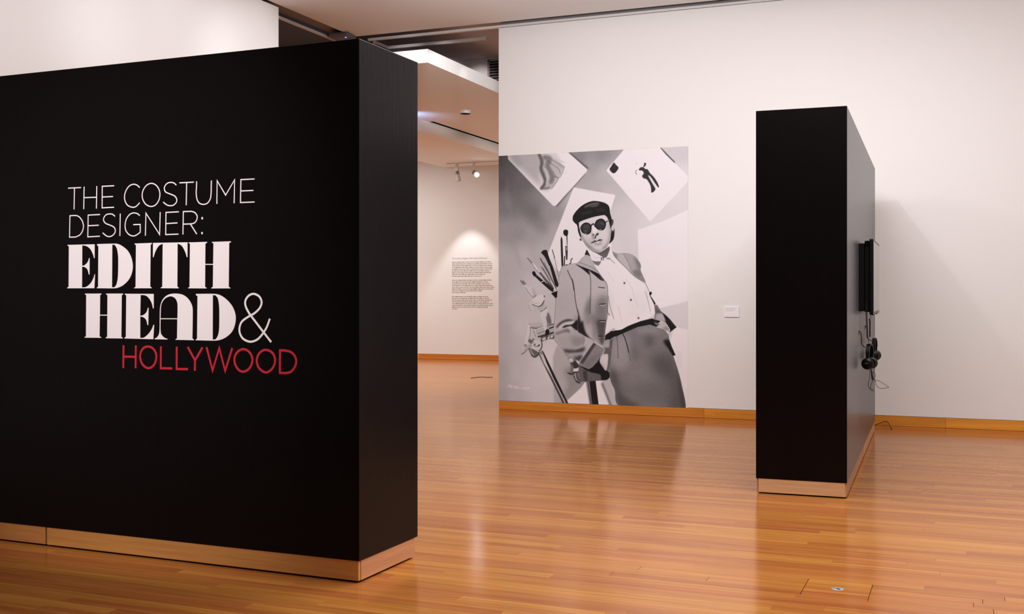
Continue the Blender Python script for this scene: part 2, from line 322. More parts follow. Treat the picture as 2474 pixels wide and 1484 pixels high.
POSTER_INK = """
s 78 72 35 0 47 2857 321 2686 608 2409 721 2194 551 2197 263 2526
s 130 40 35 0 118 2423 205 2205 333 1773 275 1773 158 2098
s 128 40 25 0 123 2962 158 2637 263 2204 205 2205 100 2639
p 150 13 100 0 755 590 806 734 958 657 1334 508 1334 194 1130 198 952 34 890 -16 767 -21
s 112 56 75 0 918 445 1334 508 1334 246 1113 187 946 39 845 9 958 235
p 126 32 60 0 998 40 1113 193 1113 250 1036 212 938 67
p 222 7 100 0 952 34 1136 203 1196 289 1459 308 1562 -1 958 -13
p 224 6 100 0 1036 2751 1587 2635 1525 2426 1541 1708 834 1688 676 1865 693 1923
s 200 24 70 0 693 1875 834 1831 845 1714 750 1715
l 150 5 100 6 1590 2617 1560 2530 1526 2433
l 235 12 70 8 1580 2627 1547 2518 1527 2462
s 208 24 50 0 1030 2055 1069 2186 1169 2105 1141 1975 1086 1923
l 70 16 90 33 965 3200 1087 3095 1214 2987
l 82 18 95 37 1168 2919 999 2741 806 2529
p 222 7 100 0 131 3230 962 3200 1220 2971 1208 2943 792 2523 761 2524 734 2550 136 3150
k
s 146 64 95 0 142 3197 603 3200 644 3044 603 2917 582 2775 464 2870 138 3150
s 120 48 50 0 142 3197 269 3204 325 3071 254 3048
s 178 56 75 0 589 3189 809 3190 877 3021 843 2894 741 2744 603 2736
s 120 24 45 0 568 3177 644 3160 727 3118 898 3020 870 2919 830 2878 775 2807 727 2750 596 2755 631 2838 582 3008
c 70 13 90 41 568 3190 606 3091 589 3014 620 2929 650 2850 631 2793 596 2755
c 85 13 85 25 596 2758 651 2750 706 2761
c 84 24 75 63 644 3154 713 3131 679 3049 706 2977 747 2898 730 2834
c 110 16 70 27 672 3153 795 3089 904 3013
c 112 6 75 9 904 3020 884 2937 830 2878 775 2916
c 95 6 80 11 761 2900 826 2879 782 2806 734 2747
c 140 6 60 8 775 3141 850 3099 925 3070
c 80 7 50 13 679 3107 754 3052 830 2997 857 2932
c 90 6 50 11 699 3029 754 2962 795 2896
c 90 12 45 16 582 3099 596 3033 637 2947 665 2856
c 190 16 80 17 648 3005 679 2952 682 2875 665 2811
c 165 7 60 8 935 2961 938 2935 925 2916
x
l 55 6 95 24 2156 3204 2252 3101 2337 3014
p 229 7 100 0 1731 3233 2152 3212 2229 3117 2513 2830 2513 2774 2050 2305 2025 2306 1473 2945 1478 2960
k
s 30 5 100 0 1568 3043 1593 3017 1629 2977 1604 2932 1576 2910 1550 2913 1512 2959 1536 3000
s 38 5 100 0 1891 2935 1909 2965 1949 2969 1972 2947 2005 2938 2035 2891 2082 2843 2128 2773 2148 2716 2132 2715 2093 2767 2050 2830 2010 2865 2062 2768 2104 2691 2054 2647 2045 2716 2023 2770 1989 2817 1949 2832 1933 2861 1953 2891 1937 2924
s 42 5 100 0 1960 3022 1982 3018 1982 2996 1966 2974 1947 2975 1957 2997
c 100 6 85 12 1862 2936 1850 2910 1864 2884
s 196 16 70 0 1838 3037 1878 3039 1890 3011 1854 2998 1831 3010
p 205 12 80 0 2015 2861 2035 2853 2121 2724 2101 2702
x
p 223 11 100 0 1879 2190 2190 2285 2521 2423 2521 1310 2174 1223 1980 1181 1889 1242 1889 1757
p 212 96 50 0 1953 1756 2138 1908 2398 1752 2346 1447 2032 1345
p 50 3 100 0 2510 2397 2521 2379 2519 2346 2513 2368
p 219 13 100 0 2346 989 2532 951 2532 -31 2475 -33 2398 431 2284 785
s 203 32 70 0 2356 684 2449 686 2449 483 2377 482
p 163 6 100 0 1402 287 1507 330 1637 -7 1524 -8
l 70 18 85 29 1414 259 1469 132 1524 -4
p 118 4 100 0 549 639 611 669 968 -7 891 -10
p 182 6 100 0 580 625 618 608 676 516 737 403 847 199 930 31 919 2 794 233 710 388 634 501
p 150 11 100 0 718 424 756 389 893 122 930 9 904 -6 809 176
p 24 4 100 0 602 680 630 641 672 559 964 -4 939 -7 756 325 664 516
p 52 5 100 0 549 639 576 611 634 487 737 324 817 177 917 -5 889 -6 756 246 634 472
p 125 3 100 0 1191 310 1246 312 1295 -11 1246 -13
p 66 3 100 0 1213 311 1229 311 1279 -12 1262 -13
p 22 3 100 0 1240 312 1326 314 1369 -8 1284 -12
s 80 5 100 0 1099 495 1196 447 1303 405 1402 408 1468 447 1521 392 1509 340 1462 307 1316 296 1156 280 1102 298 1094 380
p 46 13 80 0 1156 427 1213 422 1223 288 1182 284
s 18 7 100 0 1209 441 1303 500 1389 597 1415 516 1468 441 1518 386 1509 344 1455 311 1402 319 1396 370 1329 393 1263 404
s 95 4 100 0 960 575 1041 587 1102 495 1102 406 1137 286 1109 256 1061 277 1038 344 967 374 991 416 994 493 968 544
s 172 4 100 0 970 569 1021 577 1028 535 984 525
s 60 3 100 0 994 518 1021 516 1028 487 1007 487
s 195 3 100 0 1034 440 1099 457 1092 412 1045 398
s 45 5 100 0 1028 519 1061 539 1099 489 1092 457 1041 449
c 30 3 100 13 957 386 1014 372 1048 398 1095 400
c 40 3 100 15 1041 341 1075 284 1115 263
c 165 3 100 8 1061 380 1058 328 1075 297
c 45 3 100 11 1075 380 1092 329 1129 286
p 232 3 100 0 1067 549 1082 549 1105 518 1094 508
c 120 5 100 9 902 683 926 626 967 588
x
s 160 3 100 0 872 1738 926 1757 994 1777 1061 1784 1156 1764 1283 1718 1396 1616 1452 1565 1481 1502 1491 1401 1489 1148 1481 1111 1468 972 1452 902 1452 820 1429 731 1396 748 1296 792 1196 854 1129 917 1088 942 1088 1178 1041 1490 953 1696
k
s 160 96 50 0 1007 1708 1236 1617 1256 1401 1196 1337 1102 1401 1048 1567
s 92 72 85 0 1329 1306 1488 1363 1489 1032 1316 1030
s 58 32 90 0 1333 1065 1435 1047 1468 1060 1452 820 1422 743 1382 781 1356 863
s 80 40 75 0 1209 1280 1259 1369 1259 1030 1189 1029 1182 1178
s 140 48 50 0 1129 1134 1243 1134 1263 868 1189 918
p 95 40 75 0 1259 1135 1329 1135 1356 831 1389 756 1296 836
x
s 20 18 95 0 1085 1197 1102 1146 1122 1082 1135 1029 1156 1057 1189 924 1236 855 1296 805 1289 789 1196 845 1129 891 1085 929
x
s 158 3 100 0 873 1741 848 1645 831 1568 797 1337 773 1025 756 938 763 841 783 797 824 746 892 683 940 620 1007 583 1102 540 1142 541 1303 776 1196 854 1156 873 1088 929 1092 1146 1061 1305 1028 1542 953 1696 919 1740
k
s 138 96 30 0 804 1401 1007 1465 1075 1177 926 1113 783 1144
s 90 48 75 0 1088 1133 1088 936 1021 979 1061 1095
s 62 14 100 0 800 974 851 1032 947 1073 1024 1064 1021 1047 926 1035 858 1000 817 959
s 22 12 100 0 865 964 926 999 1021 1013 1085 1063 1092 930 1014 976 994 984 926 967
s 182 13 100 0 838 963 899 1015 1028 1049 1041 1032 994 1006 913 996 862 951
s 175 16 70 0 926 966 994 982 1014 960 994 941 947 947
s 82 24 90 0 786 892 892 928 953 950 987 922 974 886 957 908 885 898 807 871
s 135 40 60 0 786 848 926 876 1102 891 1206 829 1189 752 1075 693 926 690 824 762
s 112 48 70 0 1007 851 1156 847 1189 803 1156 739 1061 712 1014 775
c 172 20 90 23 1048 692 1142 726 1196 778 1204 835
c 95 16 70 12 1156 739 1177 803 1166 854
s 44 26 95 0 892 688 1048 683 1189 720 1156 659 1061 647 947 642
s 120 18 90 0 1007 613 1075 626 1129 619 1129 601 1048 589
s 45 24 90 0 947 636 1007 589 1075 594 1156 624 1115 544 1041 571
c 150 7 70 12 1296 789 1236 829 1189 854
x
x
c 70 3 75 5 875 1743 848 1645 831 1568 797 1337 773 1025 756 938 763 841 783 797 824 746 892 683 940 620 1007 583 1102 540
c 90 3 60 4 875 1741 926 1757 994 1777 1061 1784
x
p 14 7 100 0 1099 492 1236 445 1296 475 1396 597 1402 439 1329 396 1196 431
p 112 3 100 0 1303 781 1450 700 1419 636 1349 533 1288 468 1237 440 1102 492 1129 538
k
s 96 32 60 0 1156 509 1329 628 1396 629 1276 468 1223 451
p 52 13 90 0 1263 753 1296 779 1333 761 1159 513 1112 524
l 45 3 100 6 1319 758 1156 506
x
c 45 3 100 9 953 1696 994 1609 1021 1561 1041 1465 1061 1305 1094 1146
c 30 3 70 15 1011 1586 1024 1542 1041 1446
c 44 4 100 7 1249 1642 1263 1566 1263 1401 1256 1274 1253 1147
c 70 4 100 6 1437 1564 1468 1533 1487 1470 1493 1338 1488 1148
c 60 3 100 5 1483 1098 1468 972 1452 902
l 42 3 100 10 1366 1480 1447 1470
l 40 3 100 11 1379 1265 1456 1269
c 185 2 100 6 1386 1256 1422 1246 1455 1259
l 24 3 100 12 1382 1056 1454 1059
c 175 2 100 6 1386 1045 1448 1047
l 24 3 100 11 1366 862 1422 860
c 130 3 100 5 1369 850 1419 850
s 217 3 100 0 1239 1935 1283 1814 1329 1731 1396 1635 1458 1565 1488 1489 1495 1369 1493 1148 1473 1041 1456 902 1481 909 1547 954 1658 935 1724 973 1814 1023 1864 1038 1954 1064 2025 1096 2098 1165 2090 1258 2044 1363 2020 1419 1977 1525 1935 1550 1832 1613 1728 1714 1617 1822 1555 1911 1495 1931 1329 1934
k
s 200 64 70 0 1495 1527 1560 1338 1560 1149 1495 1085
s 203 96 50 0 1748 1401 1877 1463 2005 1401 2057 1183 1877 1076 1682 1149
c 165 3 100 3 1723 1581 1796 1482 1838 1338 1890 1235
c 120 3 100 6 1967 1432 2005 1320 2039 1183
c 175 5 100 4 1980 1525 1999 1401 2018 1276 2050 1139
c 95 4 100 7 1496 1369 1521 1224 1568 1083
s 110 6 100 0 1488 1167 1514 1136 1501 1123
c 178 4 100 3 1481 1685 1527 1615 1568 1552
c 180 4 100 3 1626 1243 1645 1174 1666 1087
c 172 5 100 4 1617 1243 1650 1137 1676 1034
c 176 5 100 4 1552 1117 1571 1073
s 150 3 100 0 1686 1529 1701 1548 1718 1532 1703 1511
s 48 2 100 0 1701 1532 1712 1543 1715 1524 1702 1519
l 170 3 100 4 1685 1573 1690 1555
s 150 3 100 0 1771 1319 1785 1338 1802 1322 1788 1300
s 48 2 100 0 1785 1322 1797 1333 1799 1314 1786 1309
l 170 3 100 4 1770 1363 1775 1344
s 150 3 100 0 1868 1093 1882 1112 1899 1096 1885 1075
s 48 2 100 0 1882 1096 1894 1107 1896 1088 1883 1083
l 170 3 100 4 1867 1137 1872 1118
x
p 98 5 100 0 1277 1820 1316 1806 1369 1805 1402 1834 1396 1787 1366 1748 1316 1769
s 216 3 100 0 1236 1936 1329 1908 1396 1876 1425 1856 1409 1841 1386 1805 1349 1805 1289 1821 1256 1871
s 190 16 60 0 1296 1877 1356 1857 1396 1866 1422 1856 1396 1844 1329 1838
p 218 3 100 0 1468 1856 1514 1899 1537 1930 1593 1810 1573 1779 1514 1839
s 60 3 100 0 1399 1850 1435 1856 1438 1826 1405 1819
s 195 3 100 0 1409 1844 1427 1846 1429 1828 1410 1828
s 120 5 100 0 1475 1849 1518 1846 1514 1830 1468 1834
s 205 5 100 0 1438 1840 1475 1843 1481 1821 1442 1818
l 120 4 100 8 1514 1839 1577 1780
c 90 3 100 6 1283 1814 1329 1800 1369 1805
s 30 3 100 0 1213 1954 1236 1916 1259 1868 1223 1887 1186 1888 1196 1926
s 12 6 100 0 1060 1777 1156 1737 1259 1701 1246 1674 1253 1637 1223 1655 1156 1710 1102 1745
s 12 6 100 0 1256 1698 1329 1668 1396 1630 1440 1570 1422 1562 1382 1578 1323 1626 1269 1668
s 60 7 80 0 1369 1616 1415 1591 1435 1565 1402 1570
s 90 12 80 0 1229 1693 1263 1687 1256 1655 1236 1662
p 150 3 100 0 1189 1888 1223 1887 1256 1868 1283 1814 1329 1731 1396 1635 1445 1575 1435 1573 1369 1651 1303 1693 1249 1703 1156 1739 1058 1779 1109 1808 1156 1860
k
s 165 40 60 0 1169 1859 1236 1871 1263 1814 1289 1750 1196 1764 1129 1790
c 90 5 100 6 1112 1796 1189 1767 1276 1732 1349 1683 1402 1622
x
c 120 5 100 5 1156 1863 1122 1822 1109 1803
x
s 82 4 100 0 1229 1971 1322 1928 1415 1933 1504 1989 1515 1960 1504 1920 1468 1854 1415 1864 1349 1903 1282 1935
k
s 60 24 80 0 1349 1912 1428 1933 1501 1983 1481 1939 1428 1914
x
s 22 3 100 0 1531 2175 1570 2208 1575 2139 1560 2076 1514 2028 1506 2033 1521 2077
s 188 3 100 0 1105 2302 1149 2339 1249 2368 1428 2387 1481 2349 1514 2292 1529 2216 1529 2140 1514 2058 1485 1996 1442 1952 1382 1918 1322 1928 1249 1961 1199 2007 1157 2071 1129 2135 1110 2212
k
s 205 24 80 0 1119 2301 1216 2337 1415 2376 1461 2359 1481 2330 1349 2334 1216 2299 1129 2250
s 125 32 80 0 1491 2292 1529 2241 1529 2140 1514 2058 1475 1983 1455 1983 1491 2078 1504 2166
s 118 32 85 0 1135 2129 1176 2083 1249 2019 1322 1960 1376 1921 1309 1925 1242 1965 1189 2013 1152 2078
s 150 48 60 0 1169 2115 1249 2082 1262 2012 1216 2019
s 112 32 70 0 1242 1993 1309 1960 1402 1946 1468 1977 1442 1949 1382 1918 1322 1928 1249 1961
s 196 24 80 0 1316 1992 1382 2010 1415 2003 1382 1969 1329 1963
s 120 24 75 0 1296 2034 1376 2026 1428 2047 1409 2016 1342 2001
s 112 16 85 0 1274 2183 1292 2145 1322 2100 1312 2081 1286 2088 1277 2132
s 215 20 85 0 1282 2253 1322 2265 1349 2207 1342 2169 1309 2160 1289 2189
s 200 48 50 0 1382 2181 1455 2205 1481 2166 1468 2103 1415 2104
s 108 20 75 0 1123 2199 1149 2148 1176 2083 1216 2029 1262 1987 1236 1974 1182 2026 1145 2097
s 150 24 50 0 1262 2095 1309 2081 1322 2058 1269 2040 1236 2057
s 96 24 70 0 1415 1978 1475 2015 1511 2077 1521 2165 1527 2209 1531 2140 1514 2058 1481 1989 1442 1952
s 172 24 50 0 1468 2242 1501 2267 1514 2216 1501 2166 1475 2166
s 60 7 100 0 1286 2152 1309 2148 1312 2135 1292 2135
s 40 6 100 0 1332 2144 1349 2164 1368 2159 1364 2140 1339 2128 1332 2100 1316 2095 1322 2125
s 150 12 60 0 1282 2113 1309 2094 1302 2081 1286 2088
s 44 5 100 0 1261 2037 1296 2059 1322 2073 1344 2063 1376 2084 1423 2076 1382 2062 1349 2055 1316 2049 1289 2037
s 140 7 90 0 1312 2044 1376 2061 1415 2068 1389 2038 1342 2025
s 212 5 90 0 1344 2050 1376 2059 1376 2045 1349 2037
s 100 12 70 0 1296 2034 1349 2023 1402 2035 1362 2017
x
s 18 3 100 0 1026 2320 1024 2374 1041 2412 1095 2474 1169 2529 1262 2565 1329 2569 1415 2553 1475 2526 1508 2487 1521 2405 1540 2335 1550 2278 1537 2234 1529 2209 1514 2266 1489 2343 1458 2380 1428 2387 1322 2372 1216 2345 1115 2308 1107 2270 1115 2212 1139 2116 1123 2121 1096 2187 1083 2264 1048 2300
k
s 70 20 80 0 1169 2488 1229 2528 1322 2556 1382 2532 1362 2511 1322 2502 1249 2498
l 135 3 70 5 1182 2490 1197 2511
l 135 3 70 5 1206 2500 1220 2521
l 135 3 70 5 1229 2510 1244 2531
l 135 3 70 5 1252 2517 1267 2538
l 135 3 70 5 1276 2523 1290 2544
l 135 3 70 5 1299 2522 1314 2543
l 135 3 70 5 1322 2525 1337 2546
l 135 3 70 5 1349 2530 1364 2551
c 135 4 60 6 1269 2498 1309 2500 1349 2508
c 62 20 80 16 1149 2412 1216 2423 1269 2437
c 54 24 70 20 1349 2454 1402 2459 1442 2439
x
l 205 3 80 11 1029 2320 1038 2303
s 48 4 100 0 1539 2323 1561 2323 1559 2278 1540 2241 1529 2260
s 176 5 100 0 1537 2234 1557 2265 1567 2234 1567 2208 1540 2200
c 70 3 100 8 1534 2209 1537 2178 1550 2171
s 228 3 100 0 1550 2202 1563 2205 1561 2186 1550 2187
c 50 3 100 9 1568 2208 1572 2177 1567 2145
s 70 3 100 0 1115 2094 1139 2100 1149 2081 1135 2068 1119 2075
s 190 4 100 0 1139 2091 1159 2084 1162 2061 1149 2068
s 12 3 100 0 1274 2215 1262 2171 1229 2149 1192 2152 1149 2176 1127 2218 1134 2256 1169 2291 1212 2299 1252 2282 1272 2253
s 44 5 100 0 1261 2215 1249 2181 1222 2165 1189 2167 1159 2189 1142 2221 1149 2253 1176 2278 1212 2285 1246 2273 1259 2247
s 62 16 70 0 1162 2249 1216 2274 1249 2247 1229 2229 1182 2236
s 72 16 70 0 1169 2198 1202 2210 1216 2184 1189 2175
s 10 3 100 0 1465 2268 1455 2227 1428 2200 1392 2197 1349 2213 1322 2246 1317 2277 1336 2318 1376 2341 1415 2342 1448 2319 1463 2293
s 40 5 100 0 1452 2268 1442 2233 1419 2212 1389 2209 1356 2226 1334 2252 1332 2280 1349 2312 1379 2328 1415 2327 1442 2306
s 66 20 70 0 1369 2295 1402 2307 1428 2287 1402 2269
l 90 5 80 5 1409 2288 1442 2262
l 215 2 90 5 1385 2206 1402 2208
l 215 2 90 5 1189 2163 1206 2156
c 16 3 100 16 1262 2247 1282 2272 1302 2278 1322 2246
l 190 2 100 5 1306 2271 1314 2258
c 22 3 100 13 1460 2293 1481 2311 1514 2324
l 180 2 80 5 1468 2309 1514 2326
l 30 3 100 9 1112 2212 1142 2224
l 205 2 80 6 1121 2218 1132 2209
s 140 3 100 0 1552 1929 1591 1910 1630 1903 1686 1903 1748 1897 1825 1870 1883 1813 1917 1750 1913 1694 1941 1622 1977 1547 1967 1525 1932 1550 1832 1613 1728 1714 1617 1819 1558 1892
k
s 82 32 80 0 1825 1857 1883 1807 1917 1747 1913 1694 1890 1700 1858 1776
s 92 32 80 0 1832 1695 1913 1688 1948 1606 1973 1550 1935 1553 1858 1607 1812 1651
p 164 7 80 0 1611 1898 1692 1884 1741 1802 1780 1714 1812 1651 1748 1708 1669 1790 1604 1848
c 100 5 100 5 1695 1884 1748 1802 1780 1720 1803 1670
s 80 24 60 0 1552 1927 1611 1879 1617 1829 1571 1873
c 44 3 100 8 1559 1886 1617 1816 1728 1711 1832 1610 1932 1549
l 175 5 70 5 1906 1619 1928 1588
x
l 112 3 100 8 1973 1531 2002 1475 2028 1413
s 14 3 100 0 2025 1407 2039 1422 2057 1413 2052 1388 2036 1373 2028 1382
s 20 3 100 0 2031 1373 2053 1354 2085 1307 2103 1276 2090 1258 2069 1301
p 96 3 100 0 2087 1258 2124 1259 2174 1181 2247 1122 2329 1040 2293 1073 2370 985 2285 921 2259 956 2212 1043 2131 1066 2074 1033 2085 1078 2098 1158
k
p 70 12 80 0 2101 1227 2171 1177 2197 1153 2108 1158
s 152 16 90 0 2120 1143 2209 1147 2228 1066 2133 1047 2108 1090
p 20 7 100 0 2187 1168 2247 1122 2329 1040 2254 1036 2222 1091
p 20 5 100 0 2224 1090 2285 1091 2370 985 2285 921 2244 1027
l 120 3 60 6 2289 1075 2368 987
x
p 14 6 100 0 2078 1073 2131 1069 2163 1058 2143 1010 2115 986 2082 1017
x
s 160 4 100 0 2135 1002 2163 1030 2224 1035 2256 996 2265 944 2228 940 2180 971 2131 985
k
s 105 16 70 0 2196 979 2252 988 2265 940 2220 948
x
c 92 5 100 32 2070 1037 2107 1027 2137 1022
s 102 4 100 0 1452 805 1503 818 1687 897 1877 983 2033 1015 2115 982 2196 959 2261 897 2277 822 2321 649 2381 470 2429 290 2481 -7 2325 -11 2001 -16 1634 -6 1578 184 1515 343 1515 601 1536 746
k
s 73 80 35 0 1869 329 2001 293 2147 289 2244 332 2261 103 2082 57 1869 129
s 84 64 40 0 1587 361 1687 283 1803 167 1687 123 1612 217
s 132 72 80 0 1536 794 1687 877 1762 846 1786 638 1770 510 1654 443 1536 521
s 124 56 80 0 1853 943 2041 997 2163 939 2082 898 1968 905
s 65 104 75 0 2041 596 2309 649 2421 290 2477 -3 2261 -11 2293 286 2082 438
s 66 64 65 0 1968 873 2082 867 2058 755 1992 746
s 112 104 50 0 1803 575 2025 532 2050 374 1918 227 1737 325
s 80 64 55 0 1803 767 1869 688 1869 576 1803 591
s 61 56 80 0 1524 440 1603 393 1654 162 1869 25 1984 -16 1634 -6 1578 184 1520 335
s 96 104 40 0 1687 243 2001 197 2204 101 2001 54 1753 125
s 35 40 70 0 2365 461 2429 290 2481 -5 2437 -7 2397 273
s 14 24 90 0 2204 809 2277 826 2321 712 2337 642 2285 704
x
p 15 4 100 0 2240 774 2277 830 2313 736 2357 642 2321 632 2277 712
p 73 6 90 0 1499 806 1555 829 1532 633 1507 423 1469 446 1493 632
c 56 5 90 7 1608 860 1618 723 1624 587
c 29 3 100 11 1683 897 1716 829 1745 734 1763 662
c 70 7 80 7 1757 686 1774 622 1782 558
x
p 16 5 100 0 1456 874 1549 938 1612 936 1670 949 1753 994 1918 1057 2050 1089 2082 1089 2086 1041 2119 986 2033 1015 1877 983 1687 900 1503 816 1452 805
p 120 5 90 0 1515 822 1578 863 1603 858 1507 817
s 205 7 80 0 1532 951 1562 972 1591 956 1578 932 1545 931
s 120 6 70 0 1545 952 1566 964 1578 948 1557 940
s 80 6 100 0 1425 731 1495 726 1504 638 1475 626 1435 636 1452 700
s 134 7 90 0 1452 807 1511 818 1504 726 1455 719 1429 731
s 182 5 100 0 1396 597 1435 630 1493 623 1470 433 1422 475 1382 537
k
s 120 20 70 0 1386 547 1435 484 1470 433 1415 471
s 200 32 60 0 1422 604 1475 612 1468 529 1435 541
x
s 60 2 60 0 2138 1032 2151 1045 2164 1033 2151 1020
s 236 2 100 0 2142 1033 2151 1042 2160 1033 2151 1025
s 60 2 60 0 2155 1046 2168 1059 2180 1046 2168 1033
s 236 2 100 0 2159 1047 2168 1056 2176 1047 2168 1038
s 60 2 60 0 2173 1050 2186 1063 2199 1050 2186 1038
s 236 2 100 0 2177 1051 2186 1060 2195 1051 2186 1042
s 60 2 60 0 2193 1045 2206 1058 2219 1046 2206 1033
s 236 2 100 0 2197 1046 2206 1055 2214 1046 2206 1038
s 60 2 60 0 2211 1033 2224 1046 2237 1033 2224 1020
s 236 2 100 0 2215 1034 2224 1043 2233 1034 2224 1025
s 60 2 60 0 2227 1017 2240 1030 2253 1018 2240 1005
s 236 2 100 0 2231 1018 2240 1027 2249 1018 2240 1010
s 60 2 60 0 2241 999 2254 1012 2267 1000 2254 987
s 236 2 100 0 2245 1000 2254 1009 2263 1000 2254 992
s 60 2 60 0 2254 980 2267 993 2280 980 2267 967
s 236 2 100 0 2258 981 2267 989 2276 981 2267 972
s 60 2 60 0 2264 960 2277 973 2290 960 2277 948
s 236 2 100 0 2268 961 2277 970 2286 961 2277 952
s 60 2 60 0 2269 944 2281 957 2294 945 2281 932
s 236 2 100 0 2273 945 2281 954 2290 945 2281 937
s 60 2 60 0 2269 901 2281 914 2294 901 2281 888
s 236 2 100 0 2273 902 2281 911 2290 902 2281 893
l 84 3 100 6 776 1855 802 1739 833 1616
c 40 3 100 10 747 1961 761 1913 779 1855
l 120 4 100 15 624 1721 686 1624 741 1527
l 105 4 100 15 637 1792 679 1720 713 1649
l 175 3 100 8 670 1775 721 1641
l 48 3 100 13 582 1852 631 1769 692 1669 799 1465
l 58 3 100 9 596 1746 658 1650 751 1494
p 62 3 100 0 561 1670 586 1676 679 1572 771 1468 754 1443 651 1559
l 120 3 70 7 596 1643 692 1540
p 190 3 100 0 464 1790 478 1800 513 1767 579 1676 561 1663 499 1735
l 80 3 100 5 468 1787 513 1719 565 1663
l 232 3 100 8 485 1784 534 1718
l 60 3 100 9 405 1859 468 1794
p 26 3 100 0 506 1621 532 1641 631 1559 761 1462 765 1414 720 1436 596 1540
s 20 3 100 0 471 1661 473 1680 492 1688 507 1682 530 1634 506 1618 484 1635
l 225 2 100 9 597 1548 625 1559
l 110 2 100 4 513 1612 537 1631
p 24 3 100 0 591 1928 617 1955 651 1963 676 1954 689 1907 708 1849 754 1745 833 1510 816 1478 785 1504 720 1720 666 1833 636 1882
l 110 6 70 11 686 1720 734 1617 782 1507
l 215 3 100 9 723 1559 787 1459
l 215 2 100 7 708 1751 713 1741
l 150 3 80 8 734 1617 761 1559
p 28 3 100 0 859 2091 872 2134 885 2091 891 1937 898 1754 872 1746 864 1911
l 80 2 70 3 879 2084 881 1911
p 30 2 100 0 906 1875 913 1882 920 1875 918 1755 903 1753
p 214 3 100 0 919 2141 938 2136 949 2009 926 2013
p 30 3 100 0 938 2138 952 2136 952 2009 945 2009
p 40 3 100 0 923 2007 952 2006 956 1936 951 1829 932 1829 925 1936
l 220 3 100 7 938 1988 941 1952
p 226 3 100 0 928 1824 953 1824 953 1772 928 1769
l 26 2 100 9 928 1764 955 1768
s 20 3 100 0 896 2193 908 2212 928 2216 952 2209 962 2192 960 2163 949 2134 918 2138 900 2158
c 28 3 100 11 979 1778 996 1788 1001 1833 1020 1844
p 14 3 100 0 732 1404 816 1433 810 1353 795 1344 795 1334 763 1369 734 1398
p 226 3 100 0 804 1472 826 1481 819 1449
s 106 3 100 0 301 1576 334 1563 347 1574 360 1554 381 1538 378 1518 349 1512 319 1536
s 186 3 100 0 360 1514 387 1507 415 1488 460 1491 496 1452 523 1379 489 1349 452 1379 402 1434 377 1480
s 140 16 70 0 462 1482 496 1452 521 1383 492 1353 479 1410
c 100 3 100 6 381 1478 407 1430 453 1377 487 1349
c 70 3 100 7 487 1351 509 1363 523 1380
s 182 3 100 0 419 1274 452 1285 472 1228 481 1165 464 1155 435 1216
c 105 3 80 5 421 1252 441 1196 462 1172
s 168 3 100 0 534 1220 589 1236 631 1296 672 1229 627 1189 581 1164
c 62 3 100 7 581 1164 631 1189 670 1227
c 90 5 70 6 547 1214 598 1197 631 1292
s 196 3 100 0 477 1323 538 1369 610 1388 645 1364 631 1316 589 1251 547 1238 472 1258 452 1290
s 54 6 95 0 462 1268 538 1240 589 1251 636 1316 631 1284 581 1230 496 1244
c 130 7 70 8 462 1298 513 1276 572 1272
s 64 3 100 0 627 1375 647 1367 640 1347
s 190 3 100 0 587 1149 669 1201 689 1158 717 1111 734 1032 715 1007 682 1004 665 1077 631 1110 614 1047 587 1092
s 74 12 85 0 682 1158 717 1111 736 1020 699 1004 675 1032 669 1083
s 162 3 100 0 432 1004 547 1028 619 1017 625 974 530 949 452 957
s 100 12 70 0 453 966 538 967 623 984 530 947
c 50 3 100 7 435 1006 430 982 453 956 534 948
p 150 5 100 0 530 892 648 933 766 981 762 875 547 839
l 110 3 100 7 523 911 631 948
p 52 3 100 0 682 992 766 1015 766 993 690 977
p 150 4 100 0 690 983 762 1003 762 981 694 961
p 44 3 100 0 694 957 766 981 766 962 703 941
l 90 3 100 7 534 884 648 921
p 40 4 100 0 545 847 657 878 766 910 766 889 665 859 551 831
s 60 6 100 0 581 837 682 858 766 867 766 820 699 815 614 786 589 802
s 170 4 100 0 606 824 657 838 648 802 614 798
s 165 4 100 0 682 838 715 855 707 819 682 815
s 175 4 100 0 724 855 757 867 753 836 728 827
s 186 3 100 0 610 1051 627 1093 658 1104 675 1032 675 953 652 919 631 948
c 75 3 100 7 661 1099 678 1032 678 953
s 22 3 100 0 655 921 682 943 709 915 690 870 672 856 652 862
s 90 6 100 0 415 791 453 815 500 816 496 768 445 752
s 180 4 100 0 449 811 475 817 470 796
s 165 4 100 0 496 808 547 825 593 827 608 715 581 665 513 664 470 712
s 190 6 80 0 479 768 530 801 572 778 593 730 564 682 504 673 470 720
s 62 5 100 0 492 741 521 753 530 737 581 742 564 718 521 713 500 721
s 205 4 100 0 509 737 538 745 547 726 517 721
c 28 4 100 11 593 813 606 754 599 699 568 659
s 84 4 100 0 418 692 462 687 547 647 551 603 504 577 462 597 435 640
c 170 7 80 13 441 680 462 641 496 602
c 40 4 100 11 462 597 504 577 551 603 560 643
c 118 3 100 11 487 927 504 879 523 840
s 196 3 100 0 409 988 430 998 443 970 442 871 411 783 395 739 364 742 377 822 398 902
c 92 3 100 7 442 966 442 871 413 781
s 120 3 100 0 362 742 394 739 390 711 360 714
c 140 4 100 16 487 768 428 728 390 691 360 643 321 613
c 80 3 100 7 462 728 402 672 364 633 321 610
c 236 2 100 6 132 175 142 193 150 208
c 236 2 100 5 145 204 165 207 167 196 149 188
c 236 2 100 5 170 192 184 199 192 193 177 180 166 174 188 174
l 236 2 100 5 202 177 216 194
c 236 2 100 5 260 193 235 191 227 181 246 179 242 169 219 166
c 236 2 100 5 254 166 265 182 283 180 281 168 258 165
l 236 2 100 5 292 170 313 172
l 236 2 100 6 333 159 353 186
c 236 2 100 5 366 183 359 166 385 166
l 236 2 100 5 388 184 372 153
c 236 2 100 5 391 181 428 180 412 166 402 154
x
